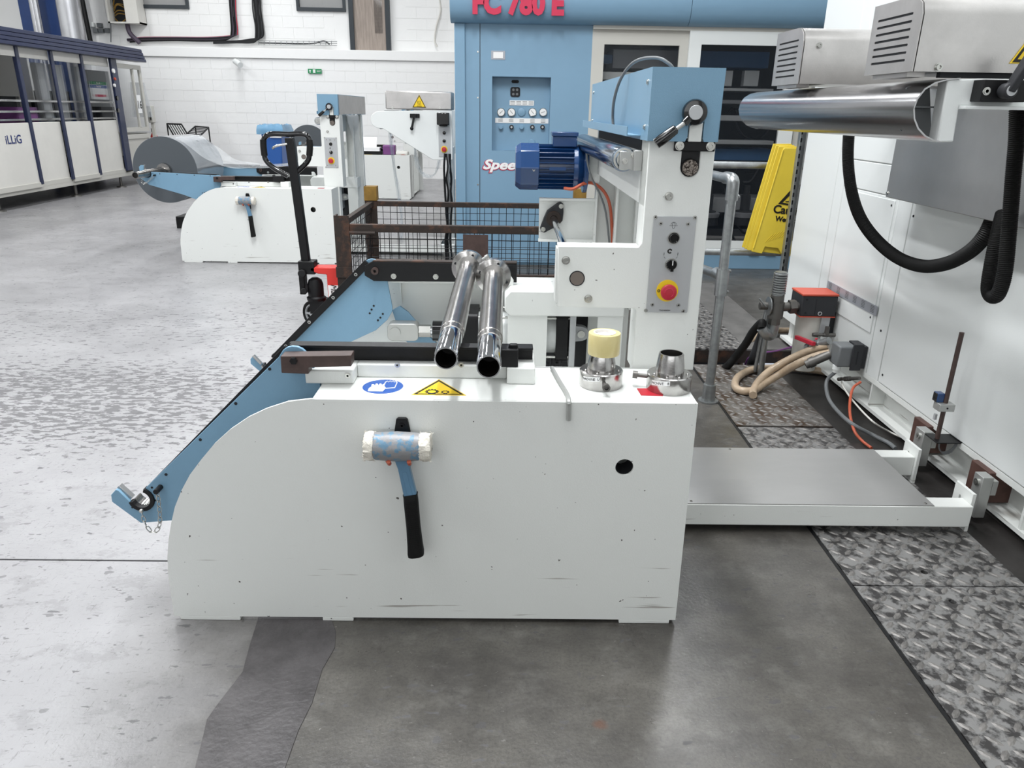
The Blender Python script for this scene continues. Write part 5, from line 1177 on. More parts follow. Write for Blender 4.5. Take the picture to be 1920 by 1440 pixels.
# body, base and doors
obj('rear_body',MB().box(xl+.02,xr,9.55,9.6,.03,2.8).box(xl,xr,7.6,9.6,2.80,2.84),Mt['intgrey'],T,smooth=False)
obj('plinth',MB().box(.80,xr,7.56,7.66,.0,.16).box(xl,.80,7.62,7.7,.0,.03),Mt['blue2'],T,bevel=.004)
obj('door_track',MB().box(.80,xr,7.54,7.64,.168,.185).box(.8,xr,7.56,7.66,2.215,2.25),Mt['cream_grey'],T,smooth=False)
def gdoor(x0,x1,y,z0,z1,l,rr_,b,t,mm,lab):
    fr=MB().box(x0,x0+l,y,y+.04,z0,z1).box(x1-rr_,x1,y,y+.04,z0,z1).box(x0+l,x1-rr_,y,y+.04,z0,z0+b).box(x0+l,x1-rr_,y,y+.04,z1-t,z1)
    d=obj('sliding_door',fr,Mt[mm],T,smooth=False,label=lab)
    obj('pane',MB().box(x0+l,x1-rr_,y+.016,y+.022,z0+b,z1-t),Mt['smoke'],d,smooth=False)
    return d
xd=B(1289,100).x
d1=gdoor(.80,xd+.03,7.60,.185,2.225,.115,.11,.10,.135,'cream_grey','grey-white framed sliding door')
d2=gdoor(xd,B(1484,200).x+.03,7.555,.185,2.215,.115,.14,.10,.115,'white2','white framed sliding door')
gdoor(B(1484,200).x+.05,xr,7.60,.185,2.225,.115,.11,.10,.135,'cream_grey','grey-white framed sliding door')
for px in (1412,1443): 
    p=P(px,480,Y=7.55); obj('door_clip',MB().box(p.x-.05,p.x+.05,7.535,7.56,.15,.175),Mt['white2'],T,smooth=False)
# machinery seen through the doors
def inr(name,px0,py0,px1,py1,Y,dep,mm,**k):
    a=P(px0,py0,Y=Y); b=P(px1,py1,Y=Y); return obj(name,MB().box(a.x,b.x,Y,Y+dep,b.z,a.z),Mt[mm],T,bevel=.004,**k)
inr('upper_guard',1150,92,1276,130,7.9,.5,'intgrey'); inr('guide_block',1128,102,1148,118,7.85,.2,'intblue')
inr('slide_beam',1120,134,1290,152,7.85,.3,'white2'); inr('tool_plate',1300,95,1440,128,8.0,.4,'intblue')
for x in (1348,1397): inr('mounting_plate',x,132,x+24,162,7.85,.1,'panelgrey')
inr('cross_slide',1300,164,1450,172,7.8,.4,'panelgrey'); inr('platen',1300,186,1450,196,7.9,.4,'intgrey')
inr('lower_slide',1300,215,1450,228,7.85,.4,'panelgrey'); inr('drive_beam',1310,262,1450,272,7.8,.3,'panelgrey'); inr('blue_platen',1300,278,1450,302,7.9,.4,'intblue')
inr('lower_frame',1320,370,1460,400,8.1,.4,'panelgrey'); inr('lower_frame',1180,395,1300,440,8.3,.4,'intgrey')
inr('heater_bank',1120,200,1230,260,8.2,.5,'intgrey')
for px in (1328,1398):
    p=P(px,400,Y=7.85); obj('spindle',MB().lathe((p.x,7.9,p.z-.12),(0,0,1),[(0,.12),(.08,.12),(.09,.09),(.14,.09),(.15,.05),(.30,.05),(.31,.03),(.4,.03)],24),Mt['darkgrey'],T)
    obj('spindle_ring',MB().lathe((p.x,7.9,p.z-.04),(0,0,1),[(0,.125),(.04,.13),(.05,.10)],24),Mt['intgrey'],T)
mb=MB(); rnd=random.Random(4)
for k in range(26):
    p=P(rnd.uniform(1310,1450),rnd.uniform(180,440),Y=8.0+rnd.uniform(0,.5)); q=p+V(rnd.uniform(-.3,.3),rnd.uniform(0,.2),rnd.uniform(-.25,.1)); mb.tube([p,(p+q)/2+V(0,0,-.07),q],.012,6,4)
obj('pipework',mb,Mt['darkgrey'],T,kind='stuff')
obj('back_lining',MB().box(.8,xr,9.0,9.02,.2,2.7),Mt['dark'],T,smooth=False)
# ================================================================ wire mesh stillage
T=thing('mesh_stillage','rusty brown steel stillage with wire mesh sides','stillage',(-.26,5.65,0))
xa,xb,ya,yb=-1.075,.62,5.0,6.3
for (x,y,zt,mm,l) in ((xa,ya,.83,'rust',None),(xa-.03,yb,.895,'amber','yellow-brown corner post'),(xb,ya,.83,'rust',None),(xb,yb,.90,'amber','yellow-brown corner post')):
    zsplit=.74
    pst=obj('corner_post',MB().box(x-.05,x+.05,y-.04,y-.03,0.0,zt).box(x-.05,x-.04,y-.03,y+.05,0,zt),Mt[mm if mm=='rust' else 'rust'],T,smooth=False)
    if mm=='amber': obj('post_top',MB().box(x-.052,x+.052,y-.045,y+.055,.78,zt),Mt['amber'],pst,bevel=.003,label='yellow-brown post top')
    obj('foot',MB().box(x-.06,x+.06,y-.05,y+.06,0,.015),Mt['rust'],pst,smooth=False)
    obj('post_bracket',MB().box(x-.055,x+.052,y-.048,y-.03,.42,.49),Mt['rust'],pst,smooth=False)
for nm,(x0,x1,y0,y1,z0,z1) in {'front_top_rail':(xa+.05,xb,ya-.035,ya+.01,.725,.775),'front_mid_rail':(xa+.05,xb,ya-.035,ya+.01,.415,.45),'front_bottom_rail':(xa+.05,xb,ya-.035,ya+.01,.10,.15),'back_top_rail':(xa,xb,yb-.03,yb+.02,.735,.775),'back_bottom_rail':(xa,xb,yb-.03,yb+.02,.10,.15),'left_top_rail':(xa-.05,xa-.01,ya+.05,yb-.04,.735,.775),'left_bottom_rail':(xa-.05,xa-.01,ya+.05,yb-.04,.10,.15),'right_top_rail':(xb,xb+.04,ya+.05,yb-.04,.735,.775)}.items():
    obj(nm,MB().box(x0,x1,y0,y1,z0,z1),Mt['rust'],T,bevel=.003)
obj('latch_tube',MB().cyl((xa+.05,ya-.045,.72),(xa+.22,ya-.045,.72),.012),Mt['rust'],T)
def meshp(name,p0,du,nu,dv,nv):
    mb=MB(); r=.0024
    for i in range(nu+1):
        a=p0+du*(i/nu)+V(random.uniform(-.003,.003),0,0); mb.tube([a,a+dv*.5+V(random.uniform(-.003,.003),random.uniform(-.002,.002),0),a+dv],r,4,1)
    for j in range(nv+1):
        a=p0+dv*(j/nv); mb.tube([a,a+du*.33+V(0,0,random.uniform(-.004,.004)),a+du*.66+V(0,0,random.uniform(-.004,.004)),a+du],r,4,1)
    obj(name,mb,Mt['black'],T,kind='stuff',smooth=False)
meshp('front_mesh',V(xa+.06,ya-.01,.13),V(xb-xa-.07,0,0),26,V(0,0,.61),10)
meshp('back_mesh',V(xa,yb,.13),V(xb-xa,0,0),28,V(0,0,.61),11)
meshp('left_mesh',V(xa-.03,ya+.05,.13),V(0,yb-ya-.1,0),22,V(0,0,.61),11)
meshp('right_mesh',V(xb+.02,ya+.05,.13),V(0,yb-ya-.1,0),18,V(0,0,.61),9)
obj('floor_sheet',MB().box(xa,xb,ya,yb,.10,.112),Mt['rust'],T,smooth=False)
a=P(868,440,Y=4.955);b=P(915,492,Y=4.955); obj('label_plate',MB().box(a.x,b.x,4.952,4.96,b.z,a.z),Mt['brownblk'],T,smooth=False,label='dark brown plate')
# ================================================================ pallet truck
QY=5.2
def Q(px,py,Y=QY): return P(px,py,Y=Y)
T=thing('pallet_truck','red and black pallet truck with upright handle in front of the far stand','pallet truck',(Q(588,600).x,QY,0))
s0=Q(543,258); s1=Q(574,490)
obj('handle_shaft',MB().bar(s0,s1,.058,.05,(0,1,0)),Mt['black'],T,bevel=.006)
lp=[Q(541,252),Q(565,251),Q(576,255),Q(581,266),Q(580,285),Q(578,300),Q(566,314),Q(550,328)]
lq=[Q(541,252),Q(512,251),Q(499,255),Q(493,267),Q(495,285),Q(499,301),Q(515,316),Q(540,330)]
hl=obj('grip_loop',MB().tube(lp,.017,14,6).tube(lq,.017,14,6),Mt['gloss'],T)
obj('grip_sleeve',MB().tube([Q(580,262),Q(581,275),Q(580,292)],.021,14,4),Mt['rubber'],hl); obj('grip_sleeve',MB().tube([Q(493.5,262),Q(494,275),Q(496,292)],.021,14,4),Mt['rubber'],hl)
obj('release_lever',MB().tube([Q(538,270,5.17),Q(525,272,5.16),Q(515,275,5.16),Q(511,279,5.16)],.008,8,4),Mt['zinc'],hl)
b0=Q(577,500)
obj('tiller_joint',MB().box(b0.x-.055,b0.x+.06,QY-.05,QY+.05,Q(577,512).z,Q(577,488).z).cyl(Q(566,513,5.12),Q(566,513,5.28),.028).box(b0.x-.06,b0.x-.02,QY-.04,QY+.04,Q(570,550).z,Q(570,512).z).cyl(Q(570,546,5.13),Q(570,546,5.27),.022),Mt['black'],T,bevel=.005)
pz0,pz1=Q(592,562).z,Q(592,520).z; pxc=Q(592,540).x
obj('pump_body',MB().lathe((pxc,QY,pz0),(0,0,1),[(0,.065),(.02,.068),(.03,.055),((pz1-pz0)*.7,.055),((pz1-pz0)*.9,.045),(pz1-pz0,.02)],28).box(pxc-.04,pxc+.06,QY-.05,QY+.05,Q(592,585).z,pz0),Mt['black'],T,label='black hydraulic pump')
rx0,rx1=Q(583,500).x,Q(637,500).x; rz=Q(600,499).z
obj('red_frame',MB().prism([(rx0,rz-.025),(rx0+.01,rz),(rx1,rz+.0),(rx1,.10),(rx1-.085,.10),(rx1-.085,rz-.05),(rx0+.06,rz-.045)],'y',QY-.05,QY+.06),Mt['redpaint'],T,bevel=.006)
obj('red_side_plate',MB().box(rx1-.06,rx1+.02,QY-.24,QY+.26,.08,.16),Mt['redpaint'],T,smooth=False)
for y0 in (QY+.10,QY+.42):
    obj('fork',MB().box(rx1+.02,.0,y0,y0+.15,.055,.093),Mt['redpaint'],T,bevel=.006)
    obj('fork_roller',MB().cyl((-.15,y0+.03,.04),(-.15,y0+.12,.04),.04),Mt['rubber'],T)
a=Q(615,535,QY-.052);b=Q(637,570,QY-.052)
lb=obj('paper_label',MB().box(a.x,b.x+.005,QY-.053,QY-.050,b.z-.03,a.z),Mt['paper'],T,smooth=False)
text('Manual',.058,Mt['blackp'],lb,face_mtx(((a.x+b.x)/2,QY-.0545,(a.z+b.z)/2-.005),(0,0,-1),(1,0,0)),shear=.3,ext=.0005)
wc=Q(585,596); wd=V(-.55,-1,0).normalized()
for k,s_ in enumerate((0,.1)):
    c=V(wc.x+.02+s_*.5,QY+.01+s_,.098)
    w_=obj('steer_wheel',MB().lathe(c,wd,[(-.022,.07),(-.025,.092),(-.018,.098),(.018,.098),(.025,.092),(.022,.074),(.010,.072)],36),Mt['rubber'],T)
    obj('wheel_hub',MB().lathe(c,wd,[(.004,.074),(.020,.074),(.021,.066),(.008,.062),(.008,.03),(.024,.028),(.024,.012)],30),Mt['panelgrey'],w_)
    u,v,_=basis(wd)
    for j in range(5):
        a_=R(72*j); dd=u*math.cos(a_)+v*math.sin(a_); obj('spoke',MB().bar(c+wd*.014+dd*.024,c+wd*.014+dd*.068,.014,.012,wd),Mt['panelgrey'],w_)
obj('steer_fork',MB().tube([V(pxc,QY,pz0-.02),V(pxc,QY,.24),V(wc.x+.05,QY+.05,.20),V(wc.x+.045,QY+.055,.11)],.022,12),Mt['black'],T)
# ================================================================ copies of the stand further back
kids=kidmap()
OFF2=V(-2.25,5.59,0); OFF3=V(-2.19,11.38,0)
s2=copy_tree(stand,None,OFF2,kids); s2['label']='second unwinding stand beyond the pallet truck, carrying a big film roll'; s2['group']='white film unwinding stands'
s3=copy_tree(stand,None,OFF3,kids); s3['label']='farthest unwinding stand, half hidden behind the hanging film strips'; s3['group']='white film unwinding stands'
stand['group']='white film unwinding stands'
bpy.context.view_layer.update()
for s_ in (s2,s3):
    for c in s_.children:
        if c.name.startswith('swing_arm'): c.rotation_euler=(0,R(46),0)
    for c in list(s_.children):
        if c.name.startswith(('motor','sensor_cable','looped_cable')):
            for g in list(c.children): bpy.data.objects.remove(g)
            bpy.data.objects.remove(c)
m2_=copy_tree(mallet,None,OFF2,kids); m2_['label']='blue and white mallet hanging on the far stand'; mallet['group']=m2_['group']='mallets on the stands'
plat=[o for o in COL.objects if o.name=='step_platform'][0]
pl2=copy_tree(plat,None,OFF2+V(-.08,.0,0),kids); pl2['label']='far low white platform beside the second stand, left of the blue machine'
plat['group']=pl2['group']='white step platforms'
def cupw(off):
    th=R(46); x,z=-.515,-.462
    return V(PIV[0]+off.x+x*math.cos(th)+z*math.sin(th),0,PIV[1]-x*math.sin(th)+z*math.cos(th))
def roll(off,y0,y1,r,label,lab2):
    c=cupw(off); T=thing('film_roll',label,'film roll',(c.x,(y0+y1)/2,c.z)); 
    obj('wound_film',MB().lathe((c.x,y0+.002,c.z),(0,1,0),[(0,r-.01),(0,r),(y1-y0-.004,r),(y1-y0-.004,r-.01)],72,cap=False),Mt['rollfilm'],T)
    for ya_ in (y0,y1-.01): obj('roll_end',MB().pipe((c.x,ya_,c.z),(c.x,ya_+.01,c.z),r-.003,.05,64),Mt['rollend'],T,label='dark grey end of wound film')
    S=thing('core_shaft',lab2,'shaft',(c.x,y0-.6,c.z))
    obj('shaft_body',MB().lathe((c.x,off.y+1.80,c.z),(0,1,0),[(0,.026),(0,.032),(.18,.033),(.185,.036),(1.7,.036)],28,cap=False),Mt['tubesteel'],S)
    obj('bore',MB().cyl((c.x,off.y+1.81,c.z),(c.x,off.y+1.815,c.z),.028),Mt['pit'],S)
    obj('flange_collar',MB().lathe((c.x,y0-.05,c.z),(0,1,0),[(0,.04),(0,.07),(.03,.075),(.045,.07)],32),Mt['steel'],S)
    return T,c
r2,c2=roll(OFF2,8.06,8.82,.335,'large grey roll of clear film on the raised arms of the second stand','steel shaft through the film roll on the second stand')
r3,c3=roll(OFF3,13.85,14.6,.345,'dark grey film roll on the farthest stand, seen above the pallet truck handle','steel shaft through the film roll on the farthest stand')
def web(name,path,y0,y1,label,amp=.012,n=9,m='film'):
    pts=cat([V(*p) for p in path],6); rows=[]
    for i,p in enumerate(pts):
        rows.append([V(p.x+amp*math.sin(i*.6+j*1.3),y0+(y1-y0)*j/(n-1),p.z+amp*math.cos(i*.7+j*1.9)) for j in range(n)])
    o=obj(name,MB().sheet(rows),Mt[m],angle=180,origin=(pts[0].x,(y0+y1)/2,pts[0].z)); return tag(o,label,'plastic film')
a=V(c2.x+.14,0,c2.z+.312)
web('film_web',[(a.x-.05,0,a.z+.012),(a.x,0,a.z+.003),(a.x+.14,0,a.z-.09),(a.x+.32,0,a.z-.22),(a.x+.6,0,a.z-.285),(a.x+.95,0,a.z-.27),(-2.1,0,.95)],8.10,8.78,'clear film pulled off the big roll towards the column of the second stand',amp=.008)
web('film_strip',[(-1.66,0,1.43),(-1.61,0,1.40),(-1.585,0,1.2),(-1.575,0,.9),(-1.56,0,.6),(-1.54,0,.35),(-1.47,0,.12),(-1.38,0,.05)],8.05,8.55,'clear film strip hanging to the floor beside the second stand',amp=.014)
web('film_strip',[(-1.23,0,1.40),(-1.225,0,1.2),(-1.20,0,.9),(-1.16,0,.6),(-1.14,0,.35),(-1.15,0,.1)],8.25,8.42,'narrow clear film strip hanging below the rounded end of the far guide unit',amp=.012)
web('film_strip',[(-.98,0,1.1),(-.97,0,.95),(-.92,0,.84),(-.84,0,.80),(-.76,0,.84),(-.71,0,1.0)],8.3,8.6,'small loop of clear film under the far guide unit',amp=.01)
# ---- far guide unit
UY=7.8
def U(px,py,Y=UY): return P(px,py,Y=Y)
T=thing('film_guide_unit','white side plate with a stainless hood and warning triangle, left of the blue machine','machine',(-.9,8.2,1.0))
o_=[U(*a_) for a_ in ((715,208),(854,207),(854,300),(812,300),(718,241),(706,240),(698,234),(694.5,225),(697,215),(705,209))]
obj('side_plate',MB().prism([(min(p.x,-.53),p.z) for p in o_],'y',UY,UY+.03),Mt['white2'],T,bevel=.004)
obj('side_plate',MB().prism([(min(p.x,-.53),p.z) for p in o_],'y',UY+1.2,UY+1.23),Mt['white2'],T,bevel=.004)
pt=[(-1.20,1.475),(-1.27,1.46),(-1.32,1.42),(-1.325,1.385),(-1.30,1.335),(-1.25,1.30)]
obj('curved_guide',MB().prism(pt+[(x+.005,z) for x,z in pt[::-1]],'y',UY+.03,UY+1.2),Mt['inox2'],T,angle=50)
a=U(722,170);b=U(851,207); hd=obj('heater_hood',MB().box(a.x,-.53,UY-.01,UY+.35,b.z,a.z),Mt['inox'],T,bevel=.012,label='stainless steel hood')
for px in (736,825): p=U(px,202,UY-.01); obj('hood_bolt',bolt(MB(),(p.x,UY-.01,p.z),(0,-1,0),.009,.006),Mt['zinc'],hd)
tri=[(lambda p:(p.x,p.z))(U(*a_,UY-.012)) for a_ in ((773,201.5),(799,202),(786,177.5))]
cc=(sum(p[0] for p in tri)/3,sum(p[1] for p in tri)/3); ins=lambda f:[(cc[0]+(p[0]-cc[0])*f,cc[1]+(p[1]-cc[1])*f) for p in tri]
obj('heat_warning_sign',MB().prism(tri,'y',UY-.014,UY-.010),Mt['yellowp'],hd,smooth=False)
obj('black_border',MB().prism(ins(.97),'y',UY-.0155,UY-.013,[ins(.82)]),Mt['blackp'],hd,smooth=False)
hw=MB()
for k in (-1,0,1): 
    x=cc[0]+k*.013; hw.tube([V(x,UY-.015,cc[1]-.018),V(x+.004,UY-.015,cc[1]-.006),V(x-.003,UY-.015,cc[1]+.006),V(x+.003,UY-.015,cc[1]+.022)],.0018,5,3)
hw.box(cc[0]-.025,cc[0]+.025,UY-.0165,UY-.0135,cc[1]-.028,cc[1]-.024)
obj('heat_symbol',hw,Mt['blackp'],hd)
a=U(769,213);b=U(787,221); lk=obj('lever_block',MB().box(a.x,b.x,UY-.03,UY,b.z,a.z),Mt['black'],T,bevel=.003)
p=U(777,217,UY-.03); e=U(772,241,UY-.04); obj('locking_lever',MB().bar((p.x,UY-.04,p.z),e,.02,.02,(0,1,0)).sphere(e,.018).lathe((p.x,UY-.03,p.z),(0,-1,0),[(0,.02),(.025,.02)],18),Mt['black'],lk)
a=U(820.5,211);b=U(844,236); obj('drive_motor',MB().box(a.x,b.x,UY-.12,UY,b.z+.01,a.z).box(a.x+.02,b.x-.02,UY-.1,UY,b.z-.005,b.z+.01),Mt['gloss'],T,bevel=.008,label='black motor')
a=U(822,238);b=U(845,294); cp2=obj('control_panel',MB().box(a.x,b.x,UY-.006,UY,b.z,a.z),Mt['panelgrey'],T,smooth=False)
for y,rr_,mm in ((249,.016,'gloss'),(264,.016,'gloss')): 
    p=U(833,y); obj('push_button',MB().lathe((p.x,UY-.006,p.z),(0,-1,0),[(0,rr_),(.012,rr_),(.014,rr_*.7)],18),Mt[mm],cp2)
p=U(833,280); obj('emergency_disc',MB().lathe((p.x,UY-.006,p.z),(0,-1,0),[(0,.033),(.003,.033)],24),Mt['yellowp'],cp2); obj('emergency_stop',MB().lathe((p.x,UY-.009,p.z),(0,-1,0),[(0,.015),(.012,.024),(.022,.022),(.024,.015)],22),Mt['red'],cp2)
obj('carrier_post',MB().box(-.66,-.58,UY+.9,UY+1.05,.0,1.1),Mt['white2'],T,smooth=False)
rnd=random.Random(8)
for k in range(4): obj('riser_cable',MB().tube([V(-.60+.018*k+rnd.uniform(-.012,.012),7.73+rnd.uniform(-.015,.015),z*.12) for z in range(0,10)],.012,6,3),Mt['black' if k!=2 else 'midgrey'],T)
# ---- things on the farthest stand
def C3(px,py,Z=.742): return P(px,py,Z=Z)
T=thing('paper_tray','open black tray of white papers on the farthest stand','tray',(-2.35,13.45,.741))
obj('tray',MB().box(-2.52,-2.12,13.35,13.58,.741,.80),Mt['black'],T,bevel=.005)
obj('paper_stack',MB().box(-2.56,-2.16,13.33,13.56,.80,.86),Mt['paper'],T,smooth=False)
obj('raised_sheet',MB().hexa([(-2.58,13.40,.86),(-2.22,13.40,.86),(-2.22,13.42,.86),(-2.58,13.42,.86),(-2.58,13.50,1.02),(-2.22,13.50,1.02),(-2.22,13.505,1.02),(-2.58,13.505,1.02)]),Mt['paper'],T,smooth=False)
for x,l,mm in ((-2.02,'purple and blue container on the farthest stand','purple'),(-1.80,'small cream box on the farthest stand','cream')):
    o=obj('container',MB().box(x-.09,x+.12,13.36,13.56,.741,.90 if mm=='purple' else .80),Mt[mm],bevel=.02,origin=(x,13.46,.741)); tag(o,l,'box')
# ================================================================ bin, rack, pallet
a=P(493,248,Y=16.2); b=P(535,300,Y=16.2)
T=thing('waste_bin','blue waste bin lined with a light blue bag against the rear wall','bin',((a.x+b.x)/2,16.35,0))
bx0,bx1=a.x,b.x+.02; zt=P(500,238,Y=16.2).z
obj('bin_body',MB().hexa([(bx0+.08,16.1,0),(bx1-.08,16.1,0),(bx1-.08,16.6,0),(bx0+.08,16.6,0),(bx0,16.0,zt),(bx1,16.0,zt),(bx1,16.7,zt),(bx0,16.7,zt)]),Mt['bin'],T,bevel=.03)
rows=[]; rnd=random.Random(3)
for k,(z,e_) in enumerate(((zt-.13,.05),(zt-.07,.055),(zt-.0,.04),(zt+.05,.02),(zt+.03,-.05),(zt-.04,-.09))):
    row=[]
    for i in range(40):
        t=i/40*4; s_=int(t); f=t-s_; cx0,cx1,cy0,cy1=bx0-e_,bx1+e_,16.0-e_,16.7+e_
        p=[(cx0+(cx1-cx0)*f,cy0),(cx1,cy0+(cy1-cy0)*f),(cx1-(cx1-cx0)*f,cy1),(cx0,cy1-(cy1-cy0)*f)][s_]
        row.append(V(p[0]+rnd.uniform(-.012,.012),p[1]+rnd.uniform(-.012,.012),z+rnd.uniform(-.014,.014)))
    row.append(row[0]); rows.append(row)
obj('bin_liner',MB().sheet(rows),Mt['bag'],T,angle=50)
obj('bin_label',MB().box(P(505,245,Y=15.98).x,P(527,258,Y=15.98).x,15.98,16.02,P(505,258,Y=15.98).z,P(505,246,Y=15.98).z),Mt['paper'],T,smooth=False)
def K(px,py,Y): return P(px,py,Y=Y)
T=thing('wire_rack','black metal rack of parallel bars by the rear wall, left of the blue bin','rack',K(350,300,15.8))
r_=.014
A0,A1,A2,A3=K(313,232,15.8),K(340,233,15.8),K(355,257,15.4),K(328,258,15.4)
fr=MB()
for p,q in ((A0,A1),(A1,A2),(A2,A3),(A3,A0)): fr.cyl(p,q,r_*1.1,n=8)
obj('back_frame',fr,Mt['black'],T)
for k in range(1,6): obj('bar',MB().cyl(A0.lerp(A1,k/6),A3.lerp(A2,k/6),r_*.7,n=6),Mt['black'],T)
B0,B1,B2,B3=K(366,237,15.9),K(391,239,15.9),K(372,258,15.3),K(345,256,15.3)
fr=MB()
for p,q in ((B0,B1),(B1,B2),(B2,B3),(B3,B0)): fr.cyl(p,q,r_*1.1,n=8)
obj('shelf_frame',fr,Mt['black'],T)
for k in range(1,7): obj('bar',MB().cyl(B0.lerp(B3,k/7),B1.lerp(B2,k/7),r_*.7,n=6),Mt['black'],T)
for p in (A0,A3,B1,B2,B0,B3): obj('leg',MB().cyl((p.x,p.y,0),p,r_,n=8),Mt['black'],T)
p=P(332,428,Z=0)
T=thing('plastic_pallet','black slotted plastic pallet behind the left end of the second stand','pallet',(p.x+.4,p.y+.4,0))
obj('deck',MB().box(p.x,p.x+1.0,p.y,p.y+.9,.12,.15),Mt['black'],T,bevel=.005)
for i in range(3):
    for j in range(3): obj('block',MB().box(p.x+i*.43,p.x+i*.43+.13,p.y+j*.38,p.y+j*.38+.13,0,.12),Mt['black'],T,smooth=False)
# ================================================================ panelled thermoforming line on the left
IX=-7.2
def I(px,py,X=IX): return P(px,py,X=X)
T=thing('panelled_machine','long cream machine with navy posts, glazed doors and ribbed navy roof on the left','machine',(-8,13,0))
zr0,zr1=2.262,2.50; Ye=15.93; Ys=7.3
rib=[(IX-.10,zr1+.02),(IX+.0,zr1)]
for k in range(4):
    z=zr1-(k+.08)*(zr1-zr0)/4; z2=zr1-(k+.9)*(zr1-zr0)/4; rib+=[(IX+.05+k*.02,z),(IX+.06+k*.02,z2),(IX+.045+k*.02,z2-.008)]
rib+=[(IX+.03,zr0),(IX-.10,zr0)]
q=[(x,z) for x,z in rib]; mb=MB(); n=len(q); mb.add([(x,Ys,z) for x,z in q]+[(x-(.0),Ye,z) for x,z in q],[tuple(range(n)),tuple(range(2*n-1,n-1,-1))]+[(i,(i+1)%n,n+(i+1)%n,n+i) for i in range(n)])
obj('ribbed_canopy',mb,Mt['navy'],T,smooth=False,label='ribbed navy roof edge')
obj('roof',MB().box(-9.6,IX-.1,Ys,Ye,zr1-.02,zr1+.02),Mt['cream'],T,smooth=False)
ys=[I(0,230).y-.42]+[I(x,y).y for x,y in ((27,88),(93,97),(150,105),(205,112))]
ysv=ys[0]; ys=[ysv-.95*k for k in (4,3,2,1)]+ys
zg=(I(60,229).z+I(220,226).z)/2
names=[]
for i,(x0_,x1_) in enumerate(zip(ys,ys[1:])):
    off=.035*((i+1)%2 if False else i%2); X=IX-off
    pb,pt_=x0_+.055,x1_-.005; zb=.42 if i else .30
    dr_=obj('door_panel',MB().box(X-.03,X,pb,pt_,.33,zg),Mt['cream'],T,bevel=.006)
    obj('door_skirt',MB().box(X-.03,X+.015,pb-.02,pt_+.02,.26,.335),Mt['cream_grey'],T,bevel=.004)
    obj('header',MB().box(X-.03,X,pb,pt_,2.12,zr0),Mt['cream'],T,bevel=.004)
    obj('glazing',MB().box(X-.018,X-.012,pb,pt_,zg,2.12),Mt['glass'],T,smooth=False)
    obj('navy_post',MB().box(X-.01,IX+.02,x0_-.03,x0_+.045,.30,zr0),Mt['navy'],T,bevel=.006)
y4=ys[-1]
pp=obj('navy_post',MB().box(IX-.01,IX+.035,y4-.03,y4+.18,.30,zr0),Mt['navy'],T,bevel=.006)
for px,py,rr_,mm in ((211,133,.05,'whitep'),(214,148,.03,'actred'),(213,160,.035,'whitep'),(218,184,.05,'gloss'),(220,207,.05,'gloss')):
    p=I(px+1,py,IX+.04); obj('switch',MB().cyl((IX+.035,p.y,p.z),(IX+.06,p.y,p.z),rr_*.8,n=14),Mt[mm],pp)
# end bay: framed pane above, framed pane below
y5=Ye-.03; zm=.96
mb=MB()
for (za,zb) in ((zm+.03,2.20),(.33,zm-.02)):
    mb.box(IX-.04,IX,y4+.19,y4+.25,za,zb).box(IX-.04,IX,y5-.08,y5,za,zb).box(IX-.04,IX,y4+.25,y5-.08,za,za+.08).box(IX-.04,IX,y4+.25,y5-.08,zb-.08,zb)
mb.box(IX-.04,IX,(y4+y5)/2+.22,(y4+y5)/2+.27,zm+.1,2.13)
ef=obj('end_frame',mb,Mt['cream_grey'],T,smooth=False,label='grey-white frame')
obj('pane',MB().box(IX-.024,IX-.018,y4+.25,y5-.08,zm+.1,2.13),Mt['glass'],ef,smooth=False)
obj('pane',MB().box(IX-.024,IX-.018,y4+.25,y5-.08,.41,zm-.1),Mt['brown'] if False else Mt['cream_grey'],ef,smooth=False)
obj('end_wall',MB().box(-9.5,IX-.04,y5-.04,y5-.02,.3,.95),Mt['cream'],T,smooth=False)
obj('sill_rail',MB().box(IX-.2,IX-.02,Ys,y5,.20,.27),Mt['cream_grey'],T,bevel=.004)
for px,py in ((5,397),(150,368),(236,351)):
    p=P(px,py,Z=0); f=obj('levelling_foot',MB().lathe((IX-.12,p.y,0),(0,0,1),[(0,.09),(.02,.085),(.03,.025),(.20,.025)],20),Mt['zincdark'],T)
obj('interior_floor',MB().box(-9.4,IX-.1,Ys,y5,.3,.5),Mt['dark'],T,smooth=False)
obj('interior_back',MB().box(-9.45,-9.4,Ys,y5,.5,2.4),Mt['cream'],T,smooth=False)
rnd=random.Random(11)
for k in range(16):
    y=rnd.uniform(10.6,15.2); x=rnd.uniform(-8.6,-7.6); z=rnd.uniform(1.0,1.5); 
    obj('mechanism_block',MB().box(x-.2,x+.15,y-.25,y+.25,z-.25,z+rnd.uniform(0,.25)),Mt[rnd.choice(['dark','darkgrey','intgrey','purple','dark','intblue'])],T,smooth=False)
for z in (1.22,1.34,1.5): obj('guide_rail',MB().box(-7.62,-7.58,10.4,15.4,z,z+.03),Mt['steel'],T,smooth=False)
obj('drive_beam',MB().box(-7.75,-7.6,10.4,15.3,1.02,1.18),Mt['dark'],T,smooth=False)
for k,(px,py) in enumerate(((75,150),(110,170),(150,160))):
    p=I(px,py,-7.7); obj('uprights',MB().box(-7.75,-7.65,p.y-.12,p.y+.12,1.2,2.1),Mt['panelgrey'],T,smooth=False)
a=I(160,130,-7.75); b=I(213,190,-7.75); obj('control_cabinet',MB().box(-8.0,-7.77,a.y,b.y,1.2,a.z),Mt['midgrey'],T,smooth=False)
a=I(168,152,-7.74); b=I(206,187,-7.74)
ps=obj('notice',MB().box(-7.765,-7.755,a.y,b.y,b.z,a.z),Mt['paper'],T,smooth=False)
hz=a.z-b.z
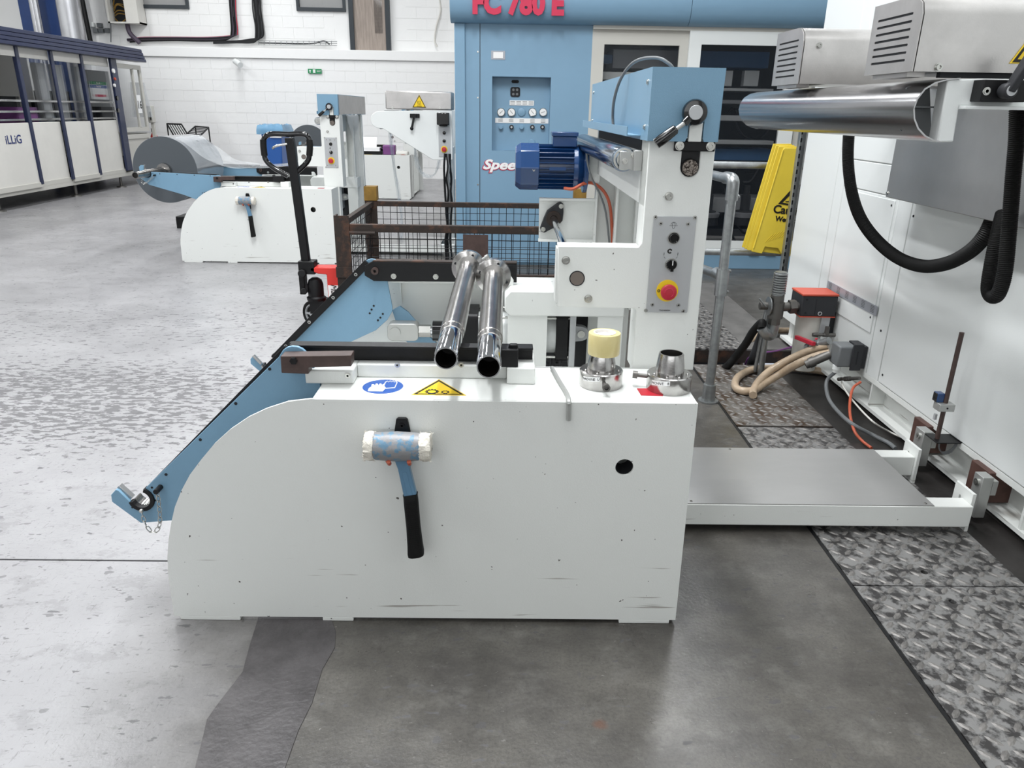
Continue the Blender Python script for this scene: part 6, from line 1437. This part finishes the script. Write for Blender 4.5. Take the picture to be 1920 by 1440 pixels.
for (f0,f1,mm,tx) in ((.83,1,'greenp','Fire exit'),(.64,.81,'bluep','Keep clear')):
    obj('notice_band',MB().box(-7.756,-7.752,a.y+.02,b.y-.02,b.z+hz*f0,b.z+hz*f1),Mt[mm],ps,smooth=False)
    text(tx,hz*.13,Mt['whitep'],ps,face_mtx((-7.750,(a.y+b.y)/2,b.z+hz*(f0+f1)/2),(0,1,0),(0,0,1)),bold=.002,ext=.001)
obj('notice_print',MB().box(-7.756,-7.752,a.y+.15,b.y-.1,b.z+hz*.15,b.z+hz*.28),Mt['pink'],ps,smooth=False)
# maker's name
a=I(12,262,IX+.002); b=I(46,262,IX+.002)
cz=I(29,262,IX).z
text('iLLiG',.17,Mt['bluetext'],T,face_mtx((IX+.004,a.y-.03,cz),(0,1,0),(0,0,1)),bold=.001,ext=.001,align='LEFT',xs=(b.y-a.y)/.40)
obj('black_handle',MB().box(IX,IX+.04,ysv+.1,ysv+.14,1.0,1.2),Mt['black'],T)
# numbered plate
a=I(256,178,IX+.02); b=I(268,212,IX+.02)
o=obj('number_plate',MB().box(IX+.006,IX+.014,a.y,b.y,b.z,a.z),Mt['paper'],T,smooth=False,label='white plate reading 16')
text('16',.20,Mt['blackp'],o,face_mtx((IX+.016,(a.y+b.y)/2,(a.z+b.z)/2-.02),(0,1,0),(0,0,1)),bold=.003,ext=.001)
# clear side guard, switch box and extinguisher at its far end
p=P(270,190,Y=16.1); o=obj('side_guard',MB().prism([(-7.55,p.z-.3),(-7.15,p.z-.3),(-7.22,p.z+.35),(-7.5,p.z+.35)],'y',16.0,16.02),Mt['film'],T,smooth=False)
a=P(274,198,Y=16.1);b=P(287,230,Y=16.1)
T2=thing('switch_box','grey switch box at the far end of the panelled machine','switch box',((a.x+b.x)/2,16.15,b.z))
obj('box_body',MB().box(a.x,b.x,16.1,16.25,b.z,a.z),Mt['cream_grey'],T2,bevel=.01); obj('isolator',MB().box(a.x+.06,b.x-.02,16.06,16.1,b.z+.05,a.z-.12),Mt['black'],T2)
obj('mount_post',MB().box((a.x+b.x)/2-.03,(a.x+b.x)/2+.03,16.16,16.22,0,b.z),Mt['cream_grey'],T2)
a=P(278,231,Y=16.3);b=P(285,262,Y=16.3); cx_=(a.x+b.x)/2
T2=thing('fire_extinguisher','red fire extinguisher between the panelled machine and the rear wall','extinguisher',(cx_,16.45,0))
obj('cylinder',MB().lathe((cx_,16.45,.0),(0,0,1),[(0,.07),(.02,.08),(.5+.35,.08),(.9,.05),(.95,.03)],20),Mt['redpaint'],T2); obj('valve_head',MB().box(cx_-.03,cx_+.04,16.42,16.48,.95,1.02),Mt['black'],T2)
finish_texts()
